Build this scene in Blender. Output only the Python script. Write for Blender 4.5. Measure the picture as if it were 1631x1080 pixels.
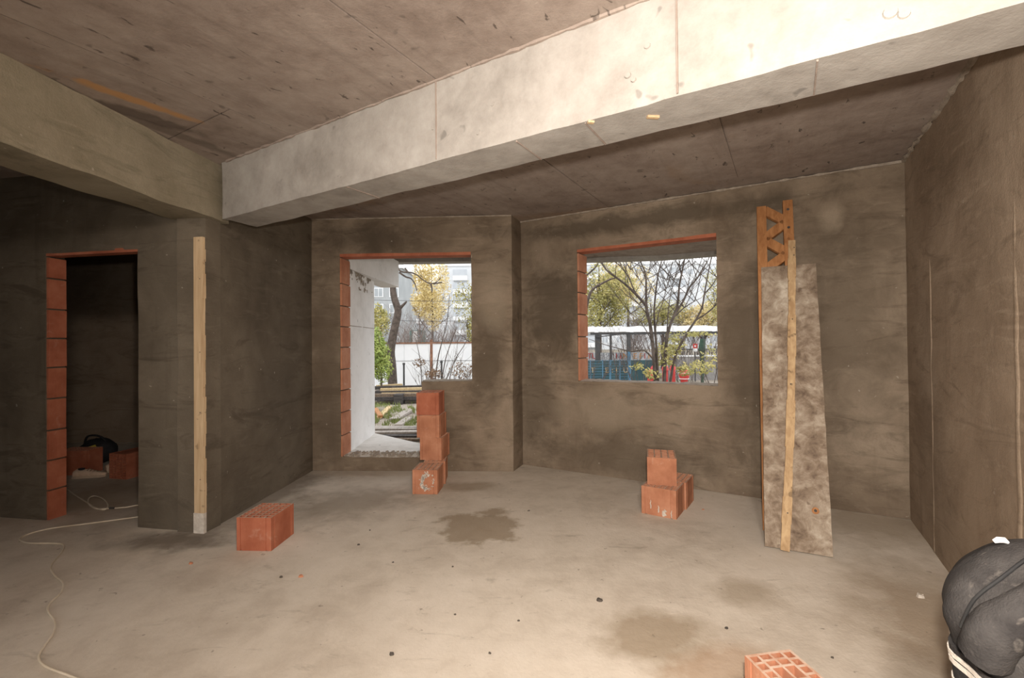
import bpy, bmesh, math, random
from mathutils import Vector, Matrix, noise

# ------------------------------------------------------------------ reset
for o in list(bpy.data.objects): bpy.data.objects.remove(o)
SC = bpy.context.scene
COL = SC.collection
V = Vector

# ------------------------------------------------------------------ camera
FPX = 736.0                      # focal length in pixels of the 1631 x 1080 frame
CAM_H = 1.4
PITCH, ROLL = math.radians(0.47), math.radians(0.5)
FWD = V((0, math.cos(PITCH), math.sin(PITCH)))
UP0 = V((0, -math.sin(PITCH), math.cos(PITCH)))
RT0 = V((1, 0, 0))
RT = RT0 * math.cos(ROLL) - UP0 * math.sin(ROLL)
UP = UP0 * math.cos(ROLL) + RT0 * math.sin(ROLL)
CAM = V((0, 0, CAM_H))
cd = bpy.data.cameras.new('camera')
cd.sensor_fit = 'HORIZONTAL'; cd.sensor_width = 36.0
cd.lens = 36.0 * FPX / 1631.0
cd.clip_start = 0.05; cd.clip_end = 500
cam = bpy.data.objects.new('camera', cd); COL.objects.link(cam)
M = Matrix((RT, UP, -FWD)).transposed().to_4x4(); M.translation = CAM
cam.matrix_world = M
SC.camera = cam

# ------------------------------------------------------------------ world: overcast sky
w = bpy.data.worlds.new('overcast'); SC.world = w; w.use_nodes = True
nt = w.node_tree; bgn = nt.nodes['Background']
bgn.inputs['Color'].default_value = (0.97, 0.985, 1.0, 1)
bgn.inputs['Strength'].default_value = 2.2

# ------------------------------------------------------------------ lights
# the photographer's hot-shoe flash, just above the camera
fl = bpy.data.lights.new('camera_flash', 'SPOT')
fl.energy = 390; fl.color = (1.0, 0.90, 0.80); fl.shadow_soft_size = 0.035
fl.spot_size = math.radians(155); fl.spot_blend = 1.0
flo = bpy.data.objects.new('camera_flash', fl); COL.objects.link(flo)
flo.location = (0.06, 0.02, CAM_H + 0.17)
flo.rotation_euler = V((0.40, 1.0, 0.0)).to_track_quat('-Z', 'Y').to_euler()

# the flash bounced off the ceiling just behind the photographer
fb_ = bpy.data.lights.new('flash_bounce', 'POINT'); fb_.energy = 185; fb_.color = (1.0, 0.90, 0.81); fb_.shadow_soft_size = 0.16
fbo = bpy.data.objects.new('flash_bounce', fb_); COL.objects.link(fbo); fbo.location = (0.30, -0.42, 2.58)
# added fill light, set in an unseen opening behind the camera
rl = bpy.data.lights.new('rear_fill', 'AREA'); rl.shape = 'RECTANGLE'; rl.size = 3.0; rl.size_y = 2.2
rl.energy = 70; rl.color = (1.0, 0.93, 0.85)
rlo = bpy.data.objects.new('rear_fill', rl); COL.objects.link(rlo)
rlo.location = (-2.25, -2.02, 1.35); rlo.rotation_euler = V((0.50, 0.866, 0.0)).to_track_quat('-Z', 'Z').to_euler()

SC.view_settings.view_transform = 'Standard'; SC.view_settings.look = 'None'
SC.view_settings.gamma = 1.0; SC.view_settings.use_curve_mapping = False
SC.view_settings.exposure = 0.0

# ------------------------------------------------------------------ pixel helpers (a pixel gives a direction only)
def ray(u, v): return RT * ((u - 815.5) / FPX) - UP * ((v - 540) / FPX) + FWD
def PZ(u, v, z=0.0):
    d = ray(u, v); return CAM + d * ((z - CAM_H) / d.z)
def PY(u, v, y):
    d = ray(u, v); return CAM + d * (y / d.y)
def PW(u, v, a, b):
    n = V((-(b - a).y, (b - a).x, 0)); d = ray(u, v)
    return CAM + d * (n.dot(a - V((0, 0, 0))) / n.dot(V((d.x, d.y, 0))))

# ------------------------------------------------------------------ materials
def new_mat(name):
    m = bpy.data.materials.new(name); m.use_nodes = True
    return m, m.node_tree, m.node_tree.nodes['Principled BSDF']
def rgba(c): return (c[0], c[1], c[2], 1)
def nz(t, coord, scale, detail=5, rough=0.6, dist=0.0):
    n = t.nodes.new('ShaderNodeTexNoise'); n.inputs['Scale'].default_value = scale
    n.inputs['Detail'].default_value = detail; n.inputs['Roughness'].default_value = rough
    n.inputs['Distortion'].default_value = dist
    t.links.new(coord, n.inputs['Vector']); return n.outputs['Fac']
def ramp(t, fac, stops):
    r = t.nodes.new('ShaderNodeValToRGB'); t.links.new(fac, r.inputs['Fac'])
    e = r.color_ramp.elements
    while len(e) < len(stops): e.new(0.5)
    for k, (p, c) in enumerate(stops):
        e[k].position = p; e[k].color = rgba(c) if not isinstance(c, float) else (c, c, c, 1)
    return r.outputs['Color']
def mixc(t, fac, a, b, mode='MIX'):
    n = t.nodes.new('ShaderNodeMix'); n.data_type = 'RGBA'; n.blend_type = mode
    for s, x in ((n.inputs[0], fac), (n.inputs[6], a), (n.inputs[7], b)):
        if isinstance(x, (int, float)): s.default_value = x
        elif isinstance(x, tuple): s.default_value = rgba(x)
        else: t.links.new(x, s)
    return n.outputs[2]
def bump(t, bsdf, height, strength, dist=0.02):
    b = t.nodes.new('ShaderNodeBump'); b.inputs['Strength'].default_value = strength
    b.inputs['Distance'].default_value = dist
    t.links.new(height, b.inputs['Height']); t.links.new(b.outputs['Normal'], bsdf.inputs['Normal'])
def coords(t, scale=(1, 1, 1), rnd=False):
    c = t.nodes.new('ShaderNodeTexCoord'); mp = t.nodes.new('ShaderNodeMapping')
    mp.inputs['Scale'].default_value = scale
    t.links.new(c.outputs['Object'], mp.inputs['Vector'])
    if rnd:
        oi = t.nodes.new('ShaderNodeObjectInfo'); mu = t.nodes.new('ShaderNodeMath'); mu.operation = 'MULTIPLY'
        mu.inputs[1].default_value = 37.0; t.links.new(oi.outputs['Random'], mu.inputs[0])
        t.links.new(mu.outputs[0], mp.inputs['Location'])
    return mp.outputs['Vector']
def math_n(t, op, a, b=None):
    n = t.nodes.new('ShaderNodeMath'); n.operation = op
    for s, x in ((n.inputs[0], a), (n.inputs[1], b)):
        if x is None: continue
        if isinstance(x, (int, float)): s.default_value = x
        else: t.links.new(x, s)
    return n.outputs[0]

def simple(name, c1, c2=None, scale=6, rough=0.85, bstr=0.2, bscale=40, stretch=(1, 1, 1), rnd=True, metal=0.0):
    m, t, b = new_mat(name); co = coords(t, stretch, rnd)
    f = nz(t, co, scale)
    col = ramp(t, f, [(0.35, c1), (0.65, c2 or c1)])
    t.links.new(col, b.inputs['Base Color']); b.inputs['Roughness'].default_value = rough
    b.inputs['Metallic'].default_value = metal
    if bstr: bump(t, b, nz(t, co, bscale), bstr, 0.01)
    return m

def plaster(name, dark, mid, light, blotch=1.0, damp=0.5, stains=()):
    m, t, b = new_mat(name); co = coords(t, (1, 1, 1))
    big = nz(t, co, 0.9 * blotch, 6, 0.62, 0.6)
    med = nz(t, co, 3.3 * blotch, 5, 0.6, 0.8)
    f = math_n(t, 'ADD', math_n(t, 'MULTIPLY', big, 0.72), math_n(t, 'MULTIPLY', med, 0.28))
    col = ramp(t, f, [(0.36, dark), (0.50, mid), (0.66, light)])
    # trowel streaks with a slight diagonal run
    st = nz(t, coords(t, (1.2, 1.2, 6.0)), 2.0, 4, 0.65, 1.2)
    col = mixc(t, ramp(t, st, [(0.55, 0.0), (0.72, 0.5)]), col, light)
    st2 = nz(t, coords(t, (0.8, 0.8, 3.2)), 1.7, 6, 0.7, 1.6)
    col = mixc(t, ramp(t, st2, [(0.53, 0.0), (0.66, 0.6)]), col, tuple(x * 0.75 for x in dark))
    vs = nz(t, coords(t, (5, 5, 0.5)), 1.0, 4, 0.6, 0.3)
    col = mixc(t, ramp(t, vs, [(0.58, 0.0), (0.72, 0.35)]), col, tuple(x * 0.8 for x in dark))
    col = mixc(t, ramp(t, nz(t, co, 0.55, 4, 0.7, 0.4), [(0.52, 0.0), (0.64, damp)]), col, dark)
    wob = nz(t, co, 3.4, 6, 0.68, 0.6)
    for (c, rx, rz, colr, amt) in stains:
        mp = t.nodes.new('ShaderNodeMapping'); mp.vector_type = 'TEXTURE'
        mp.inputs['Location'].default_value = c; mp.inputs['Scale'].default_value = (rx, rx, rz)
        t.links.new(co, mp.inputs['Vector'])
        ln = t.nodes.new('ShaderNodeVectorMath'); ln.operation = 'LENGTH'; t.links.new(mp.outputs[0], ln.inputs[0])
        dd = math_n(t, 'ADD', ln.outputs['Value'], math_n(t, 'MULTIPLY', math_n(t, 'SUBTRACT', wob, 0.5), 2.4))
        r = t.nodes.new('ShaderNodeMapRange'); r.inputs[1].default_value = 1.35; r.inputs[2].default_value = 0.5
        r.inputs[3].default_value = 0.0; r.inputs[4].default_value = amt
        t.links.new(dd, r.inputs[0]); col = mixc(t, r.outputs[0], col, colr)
    fine = nz(t, co, 90, 3, 0.7)
    col = mixc(t, math_n(t, 'MULTIPLY', fine, 0.25), col, (0.05, 0.04, 0.03))
    # scattered pale mortar flecks
    fl_ = nz(t, co, 26, 2, 0.4)
    col = mixc(t, ramp(t, fl_, [(0.755, 0.0), (0.79, 0.5)]), col, (0.42, 0.38, 0.32))
    t.links.new(col, b.inputs['Base Color']); b.inputs['Roughness'].default_value = 0.95
    b.inputs['Specular IOR Level'].default_value = 0.15
    h = math_n(t, 'ADD', math_n(t, 'MULTIPLY', nz(t, co, 7, 6, 0.7), 1.0), math_n(t, 'MULTIPLY', nz(t, co, 120, 3, 0.7), 0.35))
    bump(t, b, h, 0.32, 0.02)
    return m

def concrete(name, dark, mid, light, pocks=True, grain=(1, 1, 1), rust=None, streak=False):
    m, t, b = new_mat(name); co = coords(t, grain)
    f = math_n(t, 'ADD', math_n(t, 'MULTIPLY', nz(t, co, 1.6, 6, 0.65, 0.4), 0.6), math_n(t, 'MULTIPLY', nz(t, co, 8, 5, 0.7), 0.4))
    col = ramp(t, f, [(0.36, dark), (0.5, mid), (0.64, light)])
    if rust:
        col = mixc(t, ramp(t, nz(t, coords(t, (1, 1, 1)), 0.8, 5, 0.6, 0.8), [(0.60, 0.0), (0.70, 0.5)]), col, rust)
    if streak:
        def rotc(sc):
            mp = t.nodes.new('ShaderNodeMapping'); mp.vector_type = 'TEXTURE'; mp.inputs['Rotation'].default_value = (0, 0, math.radians(-30.8))
            mp.inputs['Scale'].default_value = sc; t.links.new(coords(t), mp.inputs['Vector']); return mp.outputs[0]
        g1 = nz(t, rotc((0.09, 0.9, 1)), 1.0, 5, 0.7, 0.2)
        col = mixc(t, ramp(t, g1, [(0.52, 0.0), (0.72, 0.30)]), col, tuple(x * 0.6 for x in dark))
        g2 = nz(t, rotc((0.05, 0.13, 1)), 1.0, 3, 0.6, 0.5)
        col = mixc(t, ramp(t, g2, [(0.66, 0.0), (0.71, 0.8)]), col, tuple(x * 0.3 for x in dark))
        g3 = nz(t, rotc((0.16, 0.5, 1)), 1.0, 4, 0.6, 0.4)
        col = mixc(t, ramp(t, g3, [(0.60, 0.0), (0.74, 0.25)]), col, light)
        wob = nz(t, coords(t), 6.0, 5, 0.6, 0.5)
        for (u0, v0, u1, v1, wd_, cc, am) in ((95, 118, 325, 196, .05, (0.46, 0.25, 0.10), .85), (110, 150, 330, 215, .07, (0.085, 0.066, 0.055), .7), (150, 165, 380, 250, .06, (0.10, 0.08, 0.066), .55)):
            a, b_ = PZ(u0, v0, 2.8), PZ(u1, v1, 2.8); mp = t.nodes.new('ShaderNodeMapping'); mp.vector_type = 'TEXTURE'
            mp.inputs['Location'].default_value = (*((a + b_) / 2)[:2], 2.8); mp.inputs['Rotation'].default_value = (0, 0, math.atan2(b_.y - a.y, b_.x - a.x))
            mp.inputs['Scale'].default_value = ((b_ - a).length / 2, wd_, 9); t.links.new(coords(t), mp.inputs['Vector'])
            ln = t.nodes.new('ShaderNodeVectorMath'); ln.operation = 'LENGTH'; t.links.new(mp.outputs[0], ln.inputs[0])
            dd = math_n(t, 'ADD', ln.outputs['Value'], math_n(t, 'MULTIPLY', math_n(t, 'SUBTRACT', wob, 0.5), 1.6))
            r = t.nodes.new('ShaderNodeMapRange'); r.inputs[1].default_value = 1.15; r.inputs[2].default_value = 0.7; r.inputs[3].default_value = 0.0; r.inputs[4].default_value = am
            t.links.new(dd, r.inputs[0]); col = mixc(t, r.outputs[0], col, cc)
    if pocks:
        p = nz(t, coords(t, (1, 1, 1)), 11, 2, 0.5, 0.3)
        col = mixc(t, ramp(t, p, [(0.70, 0.0), (0.75, 0.55)]), col, tuple(x * 0.42 for x in mid))
    t.links.new(col, b.inputs['Base Color']); b.inputs['Roughness'].default_value = 0.9
    b.inputs['Specular IOR Level'].default_value = 0.2
    bump(t, b, math_n(t, 'ADD', nz(t, co, 14, 5, 0.7), math_n(t, 'MULTIPLY', nz(t, co, 90, 2), 0.25)), 0.3, 0.012)
    return m

MAT = {}
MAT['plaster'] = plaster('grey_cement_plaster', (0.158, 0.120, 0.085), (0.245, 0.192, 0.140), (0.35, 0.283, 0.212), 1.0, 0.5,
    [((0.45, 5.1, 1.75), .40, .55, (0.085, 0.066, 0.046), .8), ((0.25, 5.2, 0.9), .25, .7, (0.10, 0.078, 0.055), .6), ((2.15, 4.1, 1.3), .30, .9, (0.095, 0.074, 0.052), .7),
     ((1.3, 4.6, 2.62), 1.5, .10, (0.085, 0.067, 0.047), .75), ((2.75, 3.8, 1.6), .35, .9, (0.105, 0.082, 0.058), .6), ((-0.28, 5.05, 1.25), .22, .55, (0.095, 0.074, 0.052), .75),  # first patch here paints the beam's shade high on the window wall
     ((-1.5, 5.1, 2.56), .55, .16, (0.08, 0.062, 0.045), .7), ((-2.05, 5.1, 1.2), .22, 1.3, (0.10, 0.078, 0.056), .6), ((1.2, 4.7, 0.25), .9, .22, (0.105, 0.082, 0.058), .6),  # first patch here paints the beam's shade above the doorway opening
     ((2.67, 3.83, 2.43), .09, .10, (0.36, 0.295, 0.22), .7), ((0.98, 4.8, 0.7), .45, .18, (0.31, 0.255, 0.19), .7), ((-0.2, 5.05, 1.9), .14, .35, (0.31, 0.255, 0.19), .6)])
MAT['plaster_shaded'] = plaster('shaded_cement_plaster', (0.095, 0.078, 0.058), (0.140, 0.117, 0.088), (0.20, 0.168, 0.128), 0.8, 0.3)  # same cement plaster, with the shade of the left side in its colour
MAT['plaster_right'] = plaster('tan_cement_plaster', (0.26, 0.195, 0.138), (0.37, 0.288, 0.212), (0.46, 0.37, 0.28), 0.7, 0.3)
MAT['ceil'] = concrete('board_marked_concrete', (0.21, 0.166, 0.140), (0.285, 0.235, 0.202), (0.35, 0.298, 0.258), rust=(0.27, 0.18, 0.11), streak=True)
MAT['beam'] = concrete('pale_cast_concrete', (0.25, 0.232, 0.21), (0.335, 0.316, 0.29), (0.405, 0.388, 0.362))
MAT['beam_left'] = plaster('olive_cement_render', (0.20, 0.175, 0.12), (0.26, 0.228, 0.165), (0.33, 0.295, 0.22), 1.3, 0.3)
MAT['white_render'] = concrete('white_render', (0.70, 0.69, 0.68), (0.80, 0.79, 0.785), (0.84, 0.83, 0.825), pocks=True)
MAT['slab_out'] = concrete('weathered_slab', (0.58, 0.56, 0.53), (0.74, 0.72, 0.69), (0.82, 0.80, 0.78))
MAT['mortar'] = simple('grey_mortar', (0.24, 0.20, 0.16), (0.36, 0.31, 0.25), 20, 0.95, 0.5, 60)
MAT['mortar_pale'] = simple('pale_mortar', (0.50, 0.45, 0.39), (0.66, 0.61, 0.54), 30, 0.95, 0.6, 70)

def clay(name, c1, c2, c3, dust=0.35):
    m, t, b = new_mat(name); co = coords(t, (1, 1, 1), True)
    f = nz(t, co, 5, 5, 0.6)
    col = ramp(t, f, [(0.35, c1), (0.5, c2), (0.66, c3)])
    fine = nz(t, coords(t, (1, 1, 0.15), True), 60, 3)
    col = mixc(t, math_n(t, 'MULTIPLY', fine, 0.35), col, c3)
    d = nz(t, co, 9, 5, 0.75, 1.0)
    col = mixc(t, ramp(t, d, [(0.60, 0.0), (0.72, dust)]), col, (0.60, 0.47, 0.38))
    t.links.new(col, b.inputs['Base Color']); b.inputs['Roughness'].default_value = 0.85
    b.inputs['Specular IOR Level'].default_value = 0.2
    bump(t, b, fine, 0.35, 0.006)
    return m
MAT['clay'] = clay('fired_clay', (0.33, 0.130, 0.070), (0.42, 0.180, 0.102), (0.50, 0.245, 0.150))
MAT['clay_dust'] = simple('dusty_clay_rim', (0.44, 0.25, 0.165), (0.58, 0.45, 0.36), 22, 0.9, 0.2)
MAT['clay_red'] = clay('red_fired_clay', (0.30, 0.090, 0.048), (0.38, 0.125, 0.070), (0.45, 0.17, 0.10), 0.2)

def wood(name, c1, c2, axis=2, rough=0.75, spots=0.0):
    m, t, b = new_mat(name); s = [14, 14, 14]; s[axis] = 0.9
    co = coords(t, tuple(s), True)
    f = nz(t, co, 2.4, 5, 0.6, 0.6)
    col = ramp(t, f, [(0.32, c1), (0.66, c2)])
    if spots:
        k = nz(t, coords(t, (1, 1, 1), True), 16, 2, 0.5)
        col = mixc(t, ramp(t, k, [(0.66, 0.0), (0.72, spots)]), col, tuple(x * 0.3 for x in c1))
    t.links.new(col, b.inputs['Base Color']); b.inputs['Roughness'].default_value = rough
    b.inputs['Specular IOR Level'].default_value = 0.25
    bump(t, b, f, 0.3, 0.006)
    return m
MAT['wood_pale'] = wood('pale_pine', (0.36, 0.23, 0.12), (0.54, 0.385, 0.22), 2, 0.75, 0.6)
MAT['wood_cream'] = wood('cream_pine', (0.42, 0.29, 0.165), (0.60, 0.455, 0.29), 2, 0.75, 0.45)
MAT['wood_orange'] = wood('orange_stained_spruce', (0.27, 0.115, 0.042), (0.42, 0.20, 0.08), 2, 0.7, 0.4)
MAT['wood_brown'] = wood('old_brown_planks', (0.085, 0.062, 0.045), (0.22, 0.165, 0.12), 0, 0.85)
MAT['wood_dark'] = wood('blackened_planks', (0.03, 0.027, 0.027), (0.09, 0.08, 0.075), 0, 0.8)
MAT['wood_light'] = wood('split_yellow_wood', (0.40, 0.28, 0.14), (0.62, 0.48, 0.28), 0, 0.8)
MAT['wood_grey'] = wood('weathered_grey_planks', (0.22, 0.19, 0.17), (0.38, 0.34, 0.30), 0, 0.85)

def shutter_mat():
    m, t, b = new_mat('cement_stained_board'); co = coords(t, (1, 1, 1))
    f = math_n(t, 'ADD', math_n(t, 'MULTIPLY', nz(t, co, 2.6, 6, 0.68, 0.7), 0.6), math_n(t, 'MULTIPLY', nz(t, co, 13, 5, 0.7, 0.5), 0.4))
    col = ramp(t, f, [(0.36, (0.10, 0.068, 0.046)), (0.46, (0.22, 0.165, 0.118)), (0.54, (0.34, 0.28, 0.215)), (0.64, (0.52, 0.465, 0.385))])
    s = nz(t, co, 19, 2, 0.5, 0.2)
    col = mixc(t, ramp(t, s, [(0.68, 0.0), (0.74, 0.6)]), col, (0.10, 0.06, 0.04))
    t.links.new(col, b.inputs['Base Color']); b.inputs['Roughness'].default_value = 0.9
    bump(t, b, f, 0.5, 0.012); return m
MAT['shutter'] = shutter_mat()

def floor_mat():
    m, t, b = new_mat('dusty_screed'); co = coords(t, (1, 1, 1))
    f = math_n(t, 'ADD', math_n(t, 'MULTIPLY', nz(t, co, 0.8, 6, 0.6, 0.6), 0.6), math_n(t, 'MULTIPLY', nz(t, co, 4.5, 6, 0.7, 0.3), 0.4))
    col = ramp(t, f, [(0.36, (0.47, 0.41, 0.34)), (0.5, (0.60, 0.54, 0.46)), (0.64, (0.68, 0.62, 0.54))])
    # damp and dirty stains, each with its own outline
    wob = nz(t, co, 5.0, 5, 0.6)
    def stain(col, c, rx, ry, ang, colr, amt, soft=0.25, wamp=0.8):
        mp = t.nodes.new('ShaderNodeMapping'); mp.vector_type = 'TEXTURE'
        mp.inputs['Location'].default_value = (c[0], c[1], 0); mp.inputs['Rotation'].default_value = (0, 0, ang)
        mp.inputs['Scale'].default_value = (rx, ry, 100)
        t.links.new(coords(t), mp.inputs['Vector'])
        ln = t.nodes.new('ShaderNodeVectorMath'); ln.operation = 'LENGTH'; t.links.new(mp.outputs[0], ln.inputs[0])
        d = math_n(t, 'ADD', ln.outputs['Value'], math_n(t, 'MULTIPLY', math_n(t, 'SUBTRACT', wob, 0.5), wamp * 2))
        r = t.nodes.new('ShaderNodeMapRange'); r.inputs[1].default_value = 1.0 + soft; r.inputs[2].default_value = 1.0 - soft
        r.inputs[3].default_value = 0.0; r.inputs[4].default_value = amt
        t.links.new(d, r.inputs[0])
        return mixc(t, r.outputs[0], col, colr)
    brown = (0.30, 0.235, 0.16)
    def S(u, v): p = PZ(u, v); return (p.x, p.y)
    col = stain(col, S(765, 838), 0.30, 0.30, 0.2, brown, 0.75, 0.14, 1.0)
    col = stain(col, S(1045, 1015), 0.24, 0.20, 0.0, brown, 0.75, 0.35, 0.9)
    col = stain(col, S(1150, 1060), 0.25, 0.12, 0.4, (0.36, 0.24, 0.15), 0.6, 0.4)
    col = stain(col, S(1190, 945), 0.16, 0.16, 0.0, brown, 0.55, 0.4)
    col = stain(col, S(745, 775), 0.30, 0.13, 0.0, brown, 0.6, 0.35)
    col = stain(col, S(1500, 1000), 0.35, 0.6, -0.5, (0.27, 0.20, 0.13), 0.7, 0.5)
    col = stain(col, S(1400, 835), 0.45, 0.35, 0.0, brown, 0.6, 0.5)
    col = stain(col, S(560, 800), 0.55, 0.35, 0.2, (0.23, 0.19, 0.14), 0.55, 0.5, 1.2)
    col = stain(col, S(430, 790), 0.25, 0.9, -0.1, (0.16, 0.13, 0.10), 0.7, 0.5, 0.9)
    col = stain(col, S(270, 862), 0.35, 0.14, 0.0, (0.14, 0.115, 0.09), 0.75, 0.5, 0.9)
    col = stain(col, S(160, 790), 0.7, 0.7, 0.0, (0.30, 0.215, 0.145), 0.7, 0.5)
    # scuffs and specks
    sp = nz(t, coords(t, (1, 1, 1)), 17, 3, 0.6, 0.2)
    col = mixc(t, ramp(t, sp, [(0.68, 0.0), (0.74, 0.6)]), col, (0.16, 0.13, 0.10))
    sp2 = nz(t, coords(t, (1.0, 2.6, 1)), 3.2, 5, 0.7, 0.9)
    col = mixc(t, ramp(t, sp2, [(0.60, 0.0), (0.70, 0.35)]), col, (0.21, 0.175, 0.135))
    t.links.new(col, b.inputs['Base Color']); b.inputs['Roughness'].default_value = 0.88
    b.inputs['Specular IOR Level'].default_value = 0.25
    bump(t, b, math_n(t, 'ADD', nz(t, co, 9, 6, 0.7), math_n(t, 'MULTIPLY', nz(t, co, 70, 3), 0.3)), 0.3, 0.012)
    return m
MAT['floor'] = floor_mat()

# ------------------------------------------------------------------ mesh helpers
class MB:
    def __init__(s): s.v = []; s.f = []
    def quad(s, *p):
        i = len(s.v); s.v += [V(q) for q in p]; s.f.append(tuple(range(i, i + len(p))))
    def box(s, a, b):
        a, b = V(a), V(b); s.obox((a + b) / 2, V((1, 0, 0)), V((0, 1, 0)), V((0, 0, 1)), (b - a) / 2)
    def obox(s, c, X, Y, Z, h):
        i = len(s.v); c = V(c)
        for sx, sy, sz in ((-1,-1,-1),(1,-1,-1),(1,1,-1),(-1,1,-1),(-1,-1,1),(1,-1,1),(1,1,1),(-1,1,1)):
            s.v.append(c + X * (h[0]*sx) + Y * (h[1]*sy) + Z * (h[2]*sz))
        for q in ((3,2,1,0),(4,5,6,7),(0,1,5,4),(1,2,6,5),(2,3,7,6),(3,0,4,7)): s.f.append(tuple(i + k for k in q))
    def beam(s, a, b, w, h, ref=V((0, 0, 1))):
        a, b = V(a), V(b); d = (b - a); L = d.length; d.normalize()
        x = d.cross(ref)
        if x.length < 1e-4: x = d.cross(V((1, 0, 0)))
        x.normalize(); y = x.cross(d)
        s.obox((a + b) / 2, x, d, y, (w / 2, L / 2, h / 2))
    def prism(s, poly, z0, z1):
        i = len(s.v); n = len(poly)
        for z in (z0, z1):
            for p in poly: s.v.append(V((p[0], p[1], z)))
        ar = sum(poly[k][0]*poly[(k+1) % n][1] - poly[(k+1) % n][0]*poly[k][1] for k in range(n))
        idx = list(range(n)) if ar > 0 else list(range(n))[::-1]
        s.f.append(tuple(i + k for k in reversed(idx))); s.f.append(tuple(i + n + k for k in idx))
        for k in range(n):
            a, b = idx[k], idx[(k + 1) % n]; s.f.append((i + a, i + b, i + n + b, i + n + a))
    def tube(s, pts, rad, n=6, cap=True):
        pts = [V(p) for p in pts]
        if not isinstance(rad, (list, tuple)): rad = [rad] * len(pts)
        base = len(s.v); prev = None
        for k, p in enumerate(pts):
            d = (pts[min(k + 1, len(pts) - 1)] - pts[max(k - 1, 0)])
            if d.length < 1e-9: d = V((0, 0, 1))
            d.normalize()
            x = (prev - d * prev.dot(d)) if prev is not None else d.cross(V((0.31, 0.2, 0.93)))
            if x.length < 1e-5: x = d.orthogonal()
            x.normalize(); prev = x; y = d.cross(x)
            for j in range(n):
                a = 2 * math.pi * j / n; s.v.append(p + (x * math.cos(a) + y * math.sin(a)) * rad[k])
        for k in range(len(pts) - 1):
            for j in range(n):
                a = base + k * n + j; b = base + k * n + (j + 1) % n
                s.f.append((a, b, b + n, a + n))
        if cap:
            s.f.append(tuple(base + j for j in reversed(range(n))))
            e = base + (len(pts) - 1) * n; s.f.append(tuple(e + j for j in range(n)))
    def grid_quad(s, p00, p10, p11, p01, nu, nv):
        i = len(s.v)
        for b in range(nv + 1):
            for a in range(nu + 1):
                u, w_ = a / nu, b / nv
                s.v.append(p00*(1-u)*(1-w_) + p10*u*(1-w_) + p11*u*w_ + p01*(1-u)*w_)
        for b in range(nv):
            for a in range(nu):
                k = i + b * (nu + 1) + a; s.f.append((k, k + 1, k + nu + 2, k + nu + 1))
    def build(s, name, mat, parent=None, origin=None, smooth=None, weld=False, rough=0.0, rfreq=3.0):
        if rough:
            for p in s.v:
                p += noise.noise_vector(p * rfreq) * rough + noise.noise_vector(p * rfreq * 3.7) * rough * 0.4
        org = V(origin) if origin is not None else V((0, 0, 0))
        if parent is not None and origin is None:
            org = V(parent.get('_org', (0, 0, 0)))
        me = bpy.data.meshes.new(name)
        me.from_pydata([tuple(p - org) for p in s.v], [], s.f)
        if weld:
            bm = bmesh.new(); bm.from_mesh(me); bmesh.ops.remove_doubles(bm, verts=bm.verts, dist=1e-4)
            bmesh.ops.recalc_face_normals(bm, faces=bm.faces); bm.to_mesh(me); bm.free()
        me.update()
        if smooth is not None:
            me.polygons.foreach_set('use_smooth', [True] * len(me.polygons))
            me.set_sharp_from_angle(angle=math.radians(smooth))
        me.materials.append(MAT[mat] if isinstance(mat, str) else mat)
        o = bpy.data.objects.new(name, me); COL.objects.link(o)
        if parent is not None:
            o.parent = parent; ORG[o.name] = tuple(org)
        else:
            o.location = org; ORG[o.name] = tuple(org)
        return o
ORG = {}
def part(mb, name, mat, parent, **k):
    return mb.build(name, mat, parent=parent, origin=ORG[parent.name], **k)
def thing(name, label, cat, loc, group=None, rz=0.0):
    o = bpy.data.objects.new(name, None); COL.objects.link(o); o.empty_display_size = 0.1
    o.location = loc; o.rotation_euler = (0, 0, rz)
    ORG[o.name] = tuple(loc) if rz == 0 else (0, 0, 0)
    tag(o, label, cat, group); return o
def tag(o, label, cat, group=None, kind=None):
    o['label'] = label; o['category'] = cat
    if group: o['group'] = group
    if kind: o['kind'] = kind
    return o
def struct(o, label=None):
    o['kind'] = 'structure'
    if label: o['label'] = label
    return o

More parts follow.
